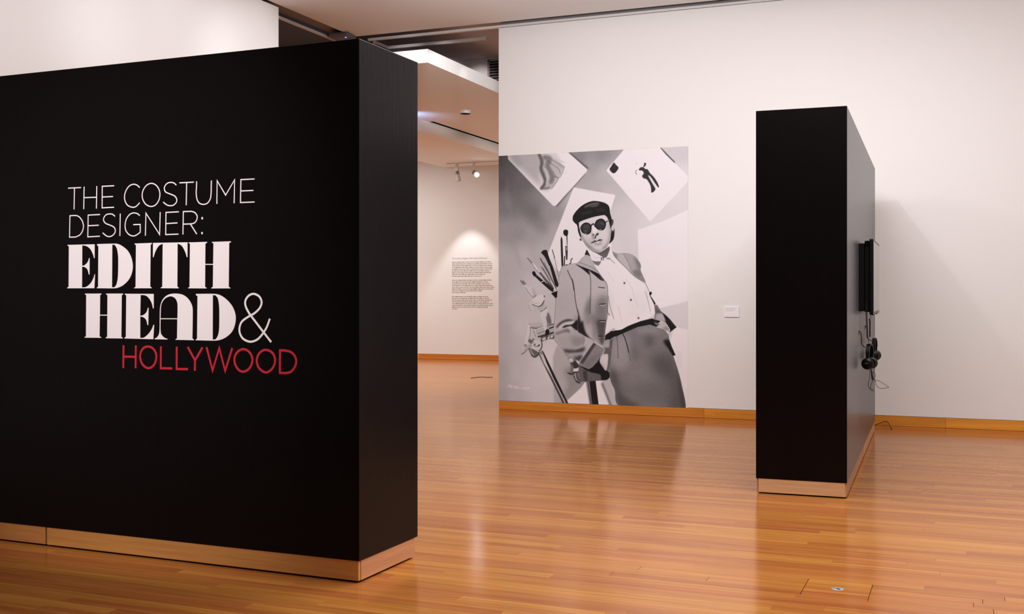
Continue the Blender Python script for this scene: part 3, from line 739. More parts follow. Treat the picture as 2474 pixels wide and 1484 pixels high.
c 60 3 60 6 2196 959 2261 897 2277 822 2321 649 2381 470 2429 290 2481 -7
c 70 3 60 4 1682 1903 1748 1897 1825 1870 1883 1813 1917 1750 1913 1694 1941 1622 1977 1547
"""
THIN_LETTERS = [
('T','w',6.4,[('l',[-1981,2127,-1882,2127]),('l',[-1932,2127,-1935,2001])]),
('H','w',6.4,[('l',[-1858,2131,-1861,2000]),('l',[-1762,2131,-1765,2000]),('l',[-1858,2067,-1764,2066])]),
('E','w',6.4,[('l',[-1632,2128,-1721,2128,-1722,2003,-1633,2004]),('l',[-1721,2066,-1641,2066])]),
('C','w',6.4,[('c',[-1445,2110,-1465,2125,-1491,2131,-1519,2123,-1541,2102,-1555,2071,-1552,2038,-1533,2012,-1500,2000,-1472,2003,-1445,2024])]),
('O','w',6.4,[('o',[-1361,2131,-1329,2120,-1307,2095,-1300,2065,-1308,2033,-1332,2007,-1366,2000,-1400,2013,-1421,2039,-1427,2069,-1417,2099,-1393,2122])]),
('S','w',6.4,[('c',[-1184,2114,-1202,2127,-1224,2131,-1249,2126,-1266,2109,-1268,2093,-1257,2077,-1225,2065,-1195,2053,-1181,2034,-1185,2016,-1205,2002,-1229,2000,-1252,2006,-1276,2022])]),
('T','w',6.4,[('l',[-1162,2126,-1062,2126]),('l',[-1112,2125,-1115,1999])]),
('U','w',6.4,[('c',[-1043,2130,-1044,2098,-1046,2064,-1041,2032,-1026,2009,-998,2000,-969,2006,-950,2028,-944,2058,-943,2094,-942,2130])]),
('M','w',6.4,[('l',[-905,2000,-903,2127,-846,2046,-786,2127,-789,2000])]),
('E','w',6.4,[('l',[-654,2127,-744,2127,-747,2002,-654,2002]),('l',[-745,2065,-662,2065])]),
('D','w',6.4,[('l',[-1925,1965,-1967,1964,-1970,1838,-1922,1838]),('c',[-1926,1965,-1900,1958,-1875,1935,-1863,1903,-1870,1873,-1890,1850,-1923,1838])]),
('E','w',6.4,[('l',[-1738,1965,-1827,1964,-1830,1837,-1739,1839]),('l',[-1828,1902,-1747,1903])]),
('S','w',6.4,[('c',[-1626,1951,-1646,1964,-1668,1966,-1692,1962,-1709,1945,-1710,1928,-1696,1913,-1668,1903,-1639,1892,-1625,1877,-1626,1858,-1643,1842,-1668,1835,-1692,1841,-1717,1858])]),
('I','w',6.4,[('l',[-1587,1966,-1590,1837])]),
('G','w',6.4,[('c',[-1445,1950,-1462,1962,-1489,1967,-1517,1959,-1541,1935,-1551,1902,-1547,1870,-1524,1845,-1493,1835,-1469,1840,-1441,1855]),('l',[-1441,1854,-1441,1900,-1492,1900])]),
('N','w',6.4,[('l',[-1404,1835,-1400,1963,-1302,1839,-1298,1966])]),
('E','w',6.4,[('l',[-1167,1964,-1257,1963,-1259,1838,-1169,1839]),('l',[-1258,1900,-1176,1902])]),
('R','w',6.4,[('l',[-1138,1836,-1135,1964,-1079,1964]),('c',[-1080,1964,-1057,1957,-1042,1942,-1039,1927,-1047,1908,-1063,1897,-1086,1894]),('l',[-1086,1894,-1136,1894]),('l',[-1085,1892,-1042,1836])]),
('colon','w',10,[('l',[-1005,1930,-1005,1917]),('l',[-1006,1847,-1006,1835])]),
('ampersand','w',11.5,[('c',[-555,1370,-575,1324,-604,1285,-638,1256,-683,1244,-727,1258,-750,1287,-753,1320,-737,1353,-698,1378,-653,1400,-619,1429,-608,1460,-624,1490,-661,1504,-695,1492,-715,1463,-710,1431,-685,1392]),('l',[-686,1394,-624,1327,-546,1244])]),
('H','r',12.5,[('l',[-1563,1209,-1565,1078]),('l',[-1473,1210,-1475,1079]),('l',[-1565,1144,-1475,1144])]),
('O','r',12.5,[('o',[-1384,1205,-1351,1195,-1331,1173,-1325,1145,-1335,1112,-1357,1090,-1384,1082,-1412,1092,-1433,1114,-1442,1144,-1435,1175,-1415,1197])]),
('L','r',12.5,[('l',[-1293,1208,-1294,1084,-1213,1085])]),
('L','r',12.5,[('l',[-1181,1208,-1182,1083,-1102,1084])]),
('Y','r',12.5,[('l',[-1105,1208,-1054,1134,-1003,1207]),('l',[-1054,1136,-1055,1076])]),
('W','r',12.5,[('l',[-975,1209,-934,1081,-889,1205,-849,1081,-802,1207])]),
('O','r',12.5,[('o',[-728,1203,-696,1193,-675,1170,-668,1143,-678,1113,-700,1090,-729,1080,-757,1088,-779,1113,-787,1143,-779,1172,-757,1193])]),
('O','r',12.5,[('o',[-580,1202,-548,1193,-527,1171,-521,1142,-531,1113,-552,1091,-580,1080,-609,1090,-632,1112,-639,1143,-630,1173,-608,1194])]),
('D','r',12.5,[('l',[-456,1201,-489,1201,-490,1080,-451,1080]),('c',[-457,1201,-422,1194,-395,1172,-386,1141,-398,1110,-422,1087,-452,1080])]),
]
HEAVY_LETTERS = [
('E',[[-1985,1793,-1778,1793,-1778,1712,-1783,1712,-1791,1735,-1812,1766,-1840,1783,-1872,1788,-1873,1669,-1855,1672,-1832,1689,-1820,1713,-1816,1713,-1817,1617,-1822,1617,-1832,1645,-1849,1659,-1873,1664,-1874,1542,-1843,1545,-1809,1566,-1787,1597,-1779,1618,-1775,1618,-1780,1537,-1988,1537,-1988,1540,-1977,1547,-1975,1784,-1985,1789]]),
('D',[[-1759,1790,-1759,1794,-1634,1794,-1606,1792,-1573,1779,-1534,1753,-1507,1714,-1495,1668,-1501,1625,-1523,1587,-1562,1556,-1606,1539,-1651,1536,-1762,1537,-1762,1540,-1752,1546,-1750,1780,-1759,1786],[-1646,1788,-1628,1787,-1612,1765,-1603,1721,-1602,1665,-1605,1596,-1616,1557,-1631,1542,-1648,1542]]),
('I',[[-1482,1792,-1357,1793,-1357,1789,-1366,1781,-1369,1545,-1359,1540,-1359,1536,-1485,1536,-1485,1539,-1475,1544,-1472,1782,-1482,1788]]),
('T',[[-1349,1793,-1106,1792,-1106,1709,-1111,1709,-1122,1738,-1145,1772,-1175,1786,-1177,1545,-1168,1539,-1168,1535,-1294,1536,-1294,1539,-1283,1545,-1280,1787,-1308,1775,-1331,1745,-1346,1711,-1350,1711]]),
('H',[[-1100,1791,-971,1792,-971,1788,-983,1781,-984,1670,-930,1669,-928,1783,-938,1787,-939,1791,-810,1792,-810,1788,-822,1781,-825,1542,-814,1537,-814,1534,-942,1534,-942,1538,-932,1542,-930,1664,-984,1665,-985,1542,-975,1538,-975,1534,-1102,1535,-1102,1538,-1092,1542,-1089,1783,-1098,1788]]),
('H',[[-1852,1506,-1727,1506,-1727,1502,-1737,1496,-1738,1383,-1683,1384,-1682,1496,-1692,1502,-1693,1506,-1566,1506,-1566,1502,-1576,1496,-1579,1257,-1569,1252,-1569,1248,-1694,1247,-1694,1252,-1684,1256,-1683,1378,-1739,1378,-1741,1258,-1729,1252,-1729,1249,-1855,1248,-1855,1251,-1844,1256,-1842,1496,-1851,1502]]),
('E',[[-1554,1505,-1344,1504,-1344,1422,-1350,1422,-1358,1451,-1380,1481,-1405,1495,-1438,1498,-1441,1379,-1416,1385,-1395,1402,-1386,1425,-1381,1425,-1383,1327,-1389,1327,-1398,1355,-1416,1370,-1441,1375,-1441,1253,-1414,1256,-1381,1278,-1357,1306,-1346,1329,-1341,1329,-1347,1247,-1556,1248,-1556,1252,-1546,1258,-1543,1496,-1553,1500]]),
('A',[[-1338,1247,-1338,1250,-1319,1260,-1306,1279,-1302,1305,-1301,1361,-1299,1424,-1287,1462,-1263,1488,-1231,1502,-1189,1506,-1142,1500,-1105,1480,-1079,1448,-1070,1416,-1072,1255,-1062,1250,-1062,1246,-1189,1246,-1189,1249,-1179,1255,-1177,1362,-1295,1361,-1296,1305,-1293,1279,-1274,1260,-1246,1250,-1246,1247],[-1295,1366,-1176,1367,-1175,1424,-1177,1454,-1189,1476,-1210,1488,-1234,1489,-1264,1477,-1285,1453,-1293,1424]]),
('D',[[-1048,1500,-1048,1504,-919,1504,-878,1495,-833,1468,-797,1430,-779,1385,-782,1340,-802,1298,-838,1269,-878,1252,-919,1246,-1050,1246,-1050,1249,-1040,1255,-1037,1492,-1047,1496],[-932,1497,-914,1496,-899,1480,-890,1442,-888,1388,-890,1305,-899,1272,-914,1253,-933,1252]]),
]

# ------------------------------------------------------------------ setting
def struct(name, mb, m, parent=None):
    o = mb.build(name, m, parent)
    if parent is None: o['kind'] = 'structure'
    return o

WY = 13.373            # face of the back wall
CZ = 5.02              # main ceiling
# floor: slab, 300 single boards, the rest of the boards as one part
floor = struct('floor', MB().box((-14.2, -4.7, -0.30), (9.7, 23.5, -0.012)), M['subfloor'])

random.seed(11)
BW = 0.083
Y0 = 5.679 - 68*BW
cy, sy = math.cos(R(22.2)), math.sin(R(22.2))
def project(x, y, z=0.0):
    X = cy*x + sy*y; Z = -sy*x + cy*y
    if Z < 0.3: return None
    return 1237 + 2680*X/Z, 712 - 2680*(z-1.5)/Z, Z
boards = []
rows = int((23.2 - Y0)/BW)
for r in range(rows):
    ya = Y0 + r*BW
    main = ya < 13.4
    xa, xb = (-13.8, 9.3) if main else (-13.8, -4.35)
    hatch = 5.67 < ya < 5.679 + 3.5*BW
    cuts = []
    x = xa - random.uniform(0, 2.0)
    while x < xb:
        x += random.choice((0.7, 1.2, 1.6, 1.9, 2.2, 2.6, 3.0)) * random.uniform(0.9, 1.1)
        cuts.append(x)
    if hatch:
        cuts = [q for q in cuts if not (-1.15 < q < -0.05)] + [-0.762, -0.440]
    cuts = sorted(q for q in cuts if xa + 0.2 < q < xb - 0.2)
    edges = [xa] + cuts + [xb]
    for a, b in zip(edges[:-1], edges[1:]):
        g = 0.0018 if hatch and (abs(a+0.762) < 1e-6 or abs(b+0.762) < 1e-6 or abs(a+0.44) < 1e-6 or abs(b+0.44) < 1e-6) else 0.00012
        px = 0.0
        for k in range(7):
            xx = a + (b-a)*(k+0.5)/7
            q = project(xx, ya + BW/2)
            if q and -40 < q[0] < 2514 and q[1] < 1500:
                yb_ = 1300 + 0.118*q[0] if q[0] < 868 else (1402 - 0.43*(q[0]-868) if q[0] < 1009 else 0)
                if q[1] > yb_ - 4 and not (q[0] > 1205 and q[1] < 985):
                    px += (b-a)/7 * 2680/q[2] * BW*1.5*2680/q[2]**2
        boards.append((a + g, b - g, ya + 0.00012, ya + BW - 0.00012, px, random.random(), random.uniform(-1, 1), random.uniform(-1, 1)))

def board_geo(bd):
    a, b, y0_, y1_, px, tone, t1, t2 = bd
    c = 0.0004; e0, e1 = t1*0.00006, t2*0.00006
    v = [(a,y0_,-.011),(b,y0_,-.011),(b,y1_,-.011),(a,y1_,-.011),
         (a,y0_,-.0006),(b,y0_,-.0006),(b,y1_,-.0006),(a,y1_,-.0006),
         (a+c,y0_+c,e0),(b-c,y0_+c,e0),(b-c,y1_-c,e1),(a+c,y1_-c,e1)]
    f = [(0,1,5,4),(1,2,6,5),(2,3,7,6),(3,0,4,7),(4,5,9,8),(5,6,10,9),(6,7,11,10),(7,4,8,11),(8,9,10,11)]
    return v, f
def set_tone(me, vals):
    at = me.attributes.new('tone', 'FLOAT', 'POINT')
    at.data.foreach_set('value', vals)
boards.sort(key=lambda q: -q[4])
V = []; F = []; TN = []
for i, bd in enumerate(boards):
    v, f = board_geo(bd)
    if i < 300 and bd[4] > 0:
        me = bpy.data.meshes.new('floorboard'); me.from_pydata(v, [], f)
        set_tone(me, [bd[5]]*len(v))
        link('floorboard', me, M['floor'], floor)
    else:
        n = len(V); V += v; F += [tuple(k+n for k in q) for q in f]; TN += [bd[5]]*len(v)
me = bpy.data.meshes.new('floorboards_beyond'); me.from_pydata(V, [], F); set_tone(me, TN)
rest = link('floorboards_beyond', me, M['floor'], floor); rest['kind'] = 'stuff'

# walls
struct('wall_back', MB().box((-5.645, WY, 0.118), (9.5, WY+0.012, 4.984)).box((-5.640, WY+0.012, 0.0), (9.5, WY+0.25, 4.990)), M['wall'])
struct('wall_left', MB().box((-7.95, -4.5, 0.0), (-7.75, 11.453, 5.005)), M['wall'])
struct('wall_right', MB().box((9.5, -4.5, 0), (9.7, 23.4, 5.3)), M['wall'])
struct('wall_rear', MB().box((-14.2, -4.7, 0), (9.7, -4.5, 5.3)), M['rear_wall'])
struct('wall_far_left', MB().box((-14.2, -4.5, 0), (-14.0, 23.4, 5.3)), M['wall'])
FY = 23.2
struct('wall_far', MB().box((-14.0, FY, 0.0), (-4.0, FY+0.2, 4.95)), M['wall'])
struct('wall_side_gallery', MB().box((-4.35, WY+0.25, 0), (-4.15, FY, 5.3)), M['wall'])
struct('wall_upper', MB().box((-14.0, 15.95, 4.83), (-4.35, 16.1, 5.25)), M['dim_plenum'])

def skirting(name, segs, y, z1, m=None):
    base = struct(name, MB().box((segs[0], y+0.011, 0.0), (segs[-1], y+0.016, z1*0.9)), M['under'])
    for a, b in zip(segs[:-1], segs[1:]):
        o = MB().box((a+0.0012, y, 0.002), (b-0.0012, y+0.0115, z1), 0.0012).build('skirting_board', M['skirting'], base)
        set_tone(o.data, [random.random()]*len(o.data.vertices))
    return base
skirting('baseboard_back', [-5.644, -2.935, -0.2, 2.6, 5.4, 9.4], WY, 0.112)
skirting('baseboard_far', [-13.9, -11.8, -8.6, -4.4], FY-0.014, 0.122)

# ceilings
struct('ceiling', MB().box((-7.71, -4.5, CZ), (9.5, 13.20, CZ+0.16)), M['ceiling'])
struct('ceiling_left', MB().box((-14.0, -4.5, 4.99), (-8.03, 13.35, 5.12)), M['plenum'])
struct('ceiling_slot', MB().box((-8.04, -4.5, 5.06), (-7.712, 13.34, 5.11)).box((-7.712, 13.202, 5.07), (9.5, 13.368, 5.11)).box((-5.64, 13.43, 5.027), (9.5, 13.50, 5.12)), M['slot'])
struct('ceiling_rear', MB().box((-14.0, 13.35, 5.20), (-4.35, 16.0, 5.26)), M['dim_plenum'])
struct('trim_1', MB().box((-8.03, 11.3, 4.985), (-7.99, 13.37, 5.012)), M['trim'])
struct('trim_2', MB().box((-7.60, WY+0.006, 5.006), (9.5, WY+0.05, 5.026)).box((-7.60, WY, 4.995), (9.5, WY+0.05, 5.006)), M['trim'])
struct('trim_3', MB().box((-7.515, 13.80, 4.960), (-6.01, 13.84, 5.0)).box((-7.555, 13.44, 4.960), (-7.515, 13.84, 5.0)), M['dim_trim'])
sc_ = struct('ceiling_side', MB()
    .box((-8.93, WY+0.10, 4.643), (-6.73, FY, 4.828))
    .box((-14.0, WY+0.10, 4.643), (-9.02, FY, 4.828))
    .box((-9.02, WY+0.10, 4.643), (-8.93, 18.1, 4.828)), M['side_ceiling'])
struct('ceiling_bulkhead', MB().box((-11.13, 16.0, 4.44), (-9.02, FY, 4.643)), M['side_ceiling'])
ld = thing('linear_diffuser', 'long black slot diffuser let into the side gallery ceiling along the bulkhead', 'vent', (-8.975, 18.1, 4.643))
MB().box((-0.042, 0.01, 0.16), (0.042, 5.08, 0.180)).build('duct_back', M['dark_hole'], ld)
MB().box((-0.0435, 0.01, 0.004), (-0.040, 5.08, 0.16)).build('side_plate', M['dark_hole'], ld)
MB().box((0.040, 0.01, 0.004), (0.0435, 5.08, 0.16)).build('side_plate', M['dark_hole'], ld)

# ------------------------------------------------------------------ freestanding black panels
def kick(parent, a, b, m):
    o = MB().box(a, b, 0.0012).build('kick_board', m, parent)
    set_tone(o.data, [random.random()]*len(o.data.vertices))
    return o

panel = thing('title_panel', 'large black freestanding exhibition panel bearing the white and red title lettering, left foreground', 'display panel', (-2.909, 5.028, 0), R(-1.0))
PL, PT, PH = 4.44, 0.646, 2.83
MB().box((-PL, 0, 0.115), (0, PT, PH), 0.0025).build('panel_body', M['black_panel'], panel)
MB().box((-PL+0.10, 0.10, 0.0), (-0.10, PT-0.10, 0.113)).build('underframe', M['under'], panel)
kick(panel, (-PL+0.01, 0.004, 0.011), (-2.164, 0.024, 0.1145), M['kick_x'])
kick(panel, (-2.152, 0.004, 0.011), (-0.006, 0.024, 0.1145), M['kick_x'])
kick(panel, (-0.024, 0.0255, 0.011), (-0.003, PT-0.035, 0.1145), M['kick_y'])
kick(panel, (-PL+0.01, PT-0.024, 0.011), (-0.03, PT-0.004, 0.1145), M['kick_x'])

def ribbon(pts, w, closed):
    """flat stroke of width w with square joints, as a list of quads in (x, z)"""
    P = [Vector((q[0], q[1])) for q in pts]; n = len(P); L_, R_ = [], []
    for i in range(n):
        if closed: a, b, c = P[(i-1) % n], P[i], P[(i+1) % n]
        else: a, b, c = P[max(i-1, 0)], P[i], P[min(i+1, n-1)]
        d1 = (b-a).normalized() if (b-a).length > 1e-6 else (c-b).normalized()
        d2 = (c-b).normalized() if (c-b).length > 1e-6 else d1
        n1 = Vector((-d1.y, d1.x)); n2 = Vector((-d2.y, d2.x))
        mm = (n1+n2); mm = mm.normalized() if mm.length > 1e-6 else n1
        k = min(1.0/max(mm.dot(n1), 0.30), 2.6)
        L_.append(b + mm*w/2*k); R_.append(b - mm*w/2*k)
    return L_, R_

def stroke_letter(name, strokes, w, m, parent):
    mb = MB()
    for si, (kind, fl) in enumerate(strokes):
        pts = [(fl[i]/1000, fl[i+1]/1000) for i in range(0, len(fl), 2)]
        closed = kind == 'o'
        if kind in 'co':
            pts = [(q.x, q.y) for q in spline([(a, b, 0) for a, b in pts], 7, closed)]
        L_, R_ = ribbon(pts, w, closed)
        n = len(L_)
        v = []
        for vi, (q, s_) in enumerate(zip(L_, R_)):
            yf = -0.0012 - 0.00012*si - 0.000004*vi
            v += [(q.x, yf, q.y), (s_.x, yf, s_.y), (q.x, 0.0, q.y), (s_.x, 0.0, s_.y)]
        f = []
        for i in range(n if closed else n-1):
            a, b = 4*i, 4*((i+1) % n)
            f += [(a, b, b+1, a+1), (a, a+2, b+2, b), (a+1, b+1, b+3, a+3)]
        if not closed: f += [(0, 1, 3, 2), (4*n-4, 4*n-2, 4*n-1, 4*n-3)]
        mb.add(v, f)
    o = mb.build(name, m, parent)
    return o

LET = []
for ch, colr, w, strokes in THIN_LETTERS:
    if ch == 'colon': LET += [('colon', colr, w, [st]) for st in strokes]
    else: LET.append((ch, colr, w, strokes))
for ch, colr, w, strokes in LET:
    nm = 'punctuation_mark' if ch == 'colon' else 'letter'
    o = stroke_letter(nm, strokes, w/1000, M['vinyl_white'] if colr == 'w' else M['vinyl_red'], panel)
    if colr == 'r': o['label'] = 'red vinyl letter ' + ch
    elif ch == 'colon': o['label'] = 'white vinyl colon dot'
    elif ch == 'ampersand': o['label'] = 'white vinyl ampersand'
    else: o['label'] = 'thin white vinyl letter ' + ch
def smooth_loop(P, n=5):
    """rounds the gentle bends of a closed outline and keeps its sharp corners and straight runs"""
    m = len(P); out = []
    def bend(i):
        a, b = P[i]-P[i-1], P[(i+1) % m]-P[i]
        return abs(math.degrees(a.xy.angle(b.xy))) if a.length > 1e-6 and b.length > 1e-6 else 0
    soft = [1.0 < bend(i) < 38 for i in range(m)]
    for i in range(m):
        a, b, c, d = P[i-1], P[i], P[(i+1) % m], P[(i+2) % m]
        s0, s1 = soft[i], soft[(i+1) % m]
        if not (s0 or s1) : out.append(b); continue
        t0 = (c-a)*0.5 if s0 else (c-b)
        t1 = (d-b)*0.5 if s1 else (c-b)
        L0 = (c-b).length
        if t0.length > 1.2*L0: t0 = t0.normalized()*L0
        if t1.length > 1.2*L0: t1 = t1.normalized()*L0
        for k in range(n):
            u = k/n
            out.append(b*(2*u**3-3*u*u+1) + t0*(u**3-2*u*u+u) + c*(-2*u**3+3*u*u) + t1*(u**3-u*u))
    return out

for ch, loops in HEAVY_LETTERS:
    L2 = [[Vector((l_[i]/1000, l_[i+1]/1000, 0)) for i in range(0, len(l_), 2)] for l_ in loops]
    L2 = [smooth_loop(l_) for l_ in L2]
    flat = [q for l_ in L2 for q in l_]
    tris = tessellate_polygon(L2)
    mb = MB(); n = len(flat)
    v = [(q.x, -0.0013, q.y) for q in flat] + [(q.x, 0.0, q.y) for q in flat]
    f = []
    for t in tris:
        a, b, c = (flat[i] for i in t)
        cr = (b.x-a.x)*(c.y-a.y) - (b.y-a.y)*(c.x-a.x)
        f.append(tuple(t) if cr > 0 else tuple(reversed(t)))
    base = 0
    for l_ in L2:
        k = len(l_)
        for i in range(k):
            f.append((base+i, base+(i+1) % k, base+(i+1) % k+n, base+i+n))
        base += k
    mb.add(v, f)
    o = mb.build('letter', M['vinyl_white'], panel)
    o['label'] = 'heavy white vinyl letter ' + ch

media = thing('media_panel', 'black freestanding panel standing end-on before the white wall, screen on its right side', 'display panel', (-0.799, 8.462, 0), R(1.5))
ML, MT, MH = 4.33, 0.660, 2.886
MB().box((-MT, 0, 0.115), (0, ML, MH), 0.0025).build('panel_body', M['black_panel'], media)
MB().box((-MT+0.10, 0.10, 0.0), (-0.10, ML-0.10, 0.113)).build('underframe', M['under'], media)
kick(media, (-MT+0.018, 0.003, 0.011), (-0.014, 0.022, 0.1145), M['kick_lit_x'])
kick(media, (-0.024, 0.012, 0.011), (-0.004, 2.231, 0.1145), M['kick_lit_y'])
kick(media, (-0.024, 2.240, 0.011), (-0.004, ML-0.01, 0.1145), M['kick_lit_y'])
kick(media, (-MT+0.004, 0.012, 0.011), (-MT+0.014, ML-0.01, 0.1145), M['kick_lit_y'])

# everything hung on the right side of the media panel is placed in the panel's own frame
MF = Matrix.Translation((-0.799, 8.462, 0)) @ Matrix.Rotation(R(1.5), 4, 'Z')
def on_media(x, y, z): return (MF @ Vector((x, y, z)))[:]

tv = thing('flat_screen_monitor', 'slim black flat-screen monitor fixed to the right side of the narrow black panel', 'monitor', on_media(0, 1.93, 1.651), R(1.5))
MB().box((0.088, -0.560, -0.322), (0.1205, 0.560, 0.322), 0.006).build('bezel', M['plastic'], tv)
MB().box((0.1198, -0.533, -0.296), (0.1216, 0.533, 0.300)).build('screen', M['screen'], tv)
MB().box((0.046, -0.530, -0.300), (0.092, 0.530, 0.300), 0.010).build('rear_housing', M['plastic_matt'], tv)
br = MB().box((0.0008, -0.535, -0.292), (0.044, 0.50, 0.285), 0.004)
br.build('bracket_and_shade', M['plastic_matt'], tv)  # bracket filled out to a solid black block that includes its shadow
vh = MB()
for k in range(2): vh.box((0.050 + 0.0, -0.545, 0.270), (0.086, -0.520, 0.306), 0.004)
vh.build('corner_cap', M['plastic_matt'], tv)
MB().box((0.1195, 0.42, -0.318), (0.1222, 0.46, -0.306)).build('indicator', M['silver_mark'], tv)
for y_ in (-0.3, 0.3): MB().box((0.092, y_-0.03, -0.330), (0.116, y_+0.03, -0.320)).build('foot_stub', M['plastic'], tv)

def wall_hook(y, z, reach, label):
    h = thing('wall_hook', label, 'hook', on_media(0, y, z), R(1.5), 'headphone hooks on the black panel')
    MB().box((0.0006, -0.006, 0.055), (0.004, 0.006, 0.095), 0.001).build('back_plate', M['plastic_matt'], h)
    pts = [(0.003, 0, 0.085), (0.016, 0, 0.07), (0.018, 0, 0.03), (0.020, 0, -0.015), (0.034, 0, -0.040), (reach, 0, -0.052), (reach+0.022, 0, -0.046), (reach+0.030, 0, -0.030)]
    MB().tube(spline(pts, 5), 0.0035, 8).build('hook_arm', M['plastic'], h)
    return h

def headphones(x, y, z, rz, label, cord, extra=None):
    """z is the top of the band; cups hang below, one towards the viewer"""
    h = thing('headphones', label, 'headphones', on_media(x, y, z), R(1.5) + rz, 'headphones below the monitor')
    arc = []
    for k in range(49):
        a = math.pi*k/48
        arc.append((math.cos(a)*0.078, math.sin(a)*0.088 - 0.088))
    arc = [(0.080, -0.145)] + arc + [(-0.080, -0.145)]
    v = []; f = []
    for i, (yy, zz) in enumerate(arc):
        a0 = arc[max(i-1, 0)]; a1 = arc[min(i+1, len(arc)-1)]
        t = Vector((a1[0]-a0[0], a1[1]-a0[1])).normalized(); nrm = Vector((-t.y, t.x))
        w = 0.017 if 2 < i < len(arc)-3 else 0.014
        th = 0.0045
        for sx, sn in ((-w, th), (w, th), (w, -th), (-w, -th)):
            v.append((sx, yy + nrm.x*sn, zz + nrm.y*sn))
    n = len(arc)
    for i in range(n-1):
        for k in range(4): f.append((4*i+k, 4*i+(k+1) % 4, 4*i+4+(k+1) % 4, 4*i+4+k))
    f += [(3,2,1,0), (4*n-4, 4*n-3, 4*n-2, 4*n-1)]
    MB().add(v, f, True).build('headband', M['plastic'], h)
    for s in (-1, 1):
        ax = (0, s, 0)
        cup = MB().lathe([(0.0, 0.024), (0.022, 0.0235), (0.040, 0.019), (0.0485, 0.010), (0.0500, 0.0), (0.0485, -0.006), (0.0, -0.006)], 36, (0, s*0.080, -0.162), ax).build('ear_cup', M['plastic'], h)
        MB().lathe([(0.022, -0.004), (0.028, -0.020), (0.038, -0.023), (0.047, -0.017), (0.050, -0.006)], 36, (0, s*0.080, -0.162), ax).build('ear_cushion', M['leatherette'], cup)
        if s == -1:
            MB().box((-0.015, -0.1048, -0.160), (0.013, -0.1035, -0.155)).build('cup_mark', M['silver_mark'], cup)
        MB().tube([(0, s*0.082, -0.105), (0, s*0.086, -0.150)], [0.012, 0.015], 10).build('yoke', M['plastic_matt'], h)
    inv = (MF.inverted() @ Matrix.Identity(4))
    hm = Matrix.Translation((x, y, z)) @ Matrix.Rotation(rz, 4, 'Z')
    def loc(p): return (hm.inverted() @ Vector(p))[:]
    MB().tube([loc(p) for p in spline(cord, 6)], 0.0022, 6).build('cord', M['cable'], h)
    if extra:
        for nm, pts, r in extra:
            MB().tube([loc(p) for p in pts], r, 8).build(nm, M['cable'], h)
    return h

def coil(a, b, r, turns):
    a, b = Vector(a), Vector(b); out = []
    n = turns*8
    for i in range(n+1):
        t = i/n; p = a.lerp(b, t); an = 2*math.pi*turns*t
        out.append((p.x + math.cos(an)*r, p.y + math.sin(an)*r, p.z))
    return out

wall_hook(1.45, 1.100, 0.056, 'black hook holding the nearer pair of headphones on the panel side')
c1 = [(0.08, 1.48, 0.868), (0.087, 1.48, 0.822), (0.084, 1.48, 0.783), (0.074, 1.48, 0.737), (0.074, 1.48, 0.714), (0.087, 1.48, 0.696), (0.105, 1.48, 0.675), (0.116, 1.482, 0.679), (0.109, 1.486, 0.688), (0.091, 1.487, 0.695), (0.092, 1.485, 0.718), (0.102, 1.48, 0.746), (0.114, 1.48, 0.767), (0.124, 1.48, 0.785), (0.13, 1.49, 0.807), (0.123, 1.5, 0.825), (0.109, 1.51, 0.834)]
headphones(0.086, 1.45, 1.076, R(-10), 'nearer pair of black headphones hanging under the monitor on a coiled cord', c1,
    [('coiled_cord', [(0.066, 1.344, 1.448), (0.066, 1.344, 1.44)] + coil((0.063, 1.345, 1.42), (0.074, 1.362, 1.13), 0.0068, 32) + [(0.078, 1.38, 1.10), (0.086, 1.445, 1.082)], 0.0022),
     ('cord_sleeve', [(0.092, 1.56, 0.859), (0.105, 1.56, 0.763)], [0.0055, 0.007])])
wall_hook(2.40, 1.120, 0.052, 'black hook holding the farther pair of headphones on the panel side')
c2 = [(0.090,2.32,0.890),(0.095,2.2,0.845),(0.088,2.1,0.805),(0.084,2.1,0.772),(0.088,2.1,0.74),(0.095,2.1,0.728),(0.103,2.1,0.724),(0.134,2.1,0.717),(0.172,2.1,0.694),(0.203,2.1,0.674),(0.216,2.1,0.665),(0.21,2.1,0.658),(0.172,2.1,0.651),(0.149,2.1,0.65),(0.126,2.1,0.66),(0.111,2.1,0.684),(0.099,2.1,0.724)]
headphones(0.084, 2.40, 1.092, R(-4), 'farther pair of black headphones, partly hidden behind the nearer pair', c2,
    [('jack_lead', [(0.068, 1.9, 1.327), (0.076, 1.9, 1.29), (0.063, 1.9, 1.286)], 0.0025),
     ('cord_sleeve', [(0.063, 1.9, 1.284), (0.067, 1.9, 1.258), (0.066, 1.9, 1.186), (0.067, 1.9, 1.122)], 0.0055)])

pc = spline([(-0.952, 13.05, 0.018), (-0.940, 13.20, 0.022), (-0.899, 13.30, 0.030), (-0.855, 13.345, 0.048), (-0.815, 13.32, 0.046), (-0.775, 13.16, 0.020), (-0.752, 13.02, 0.005), (-0.748, 12.98, 0.005)], 7)
tag(MB().tube(pc, 0.0045, 8).build('power_cable', M['cable']), 'short black power cable arching over the floor behind the narrow black panel', 'cable')

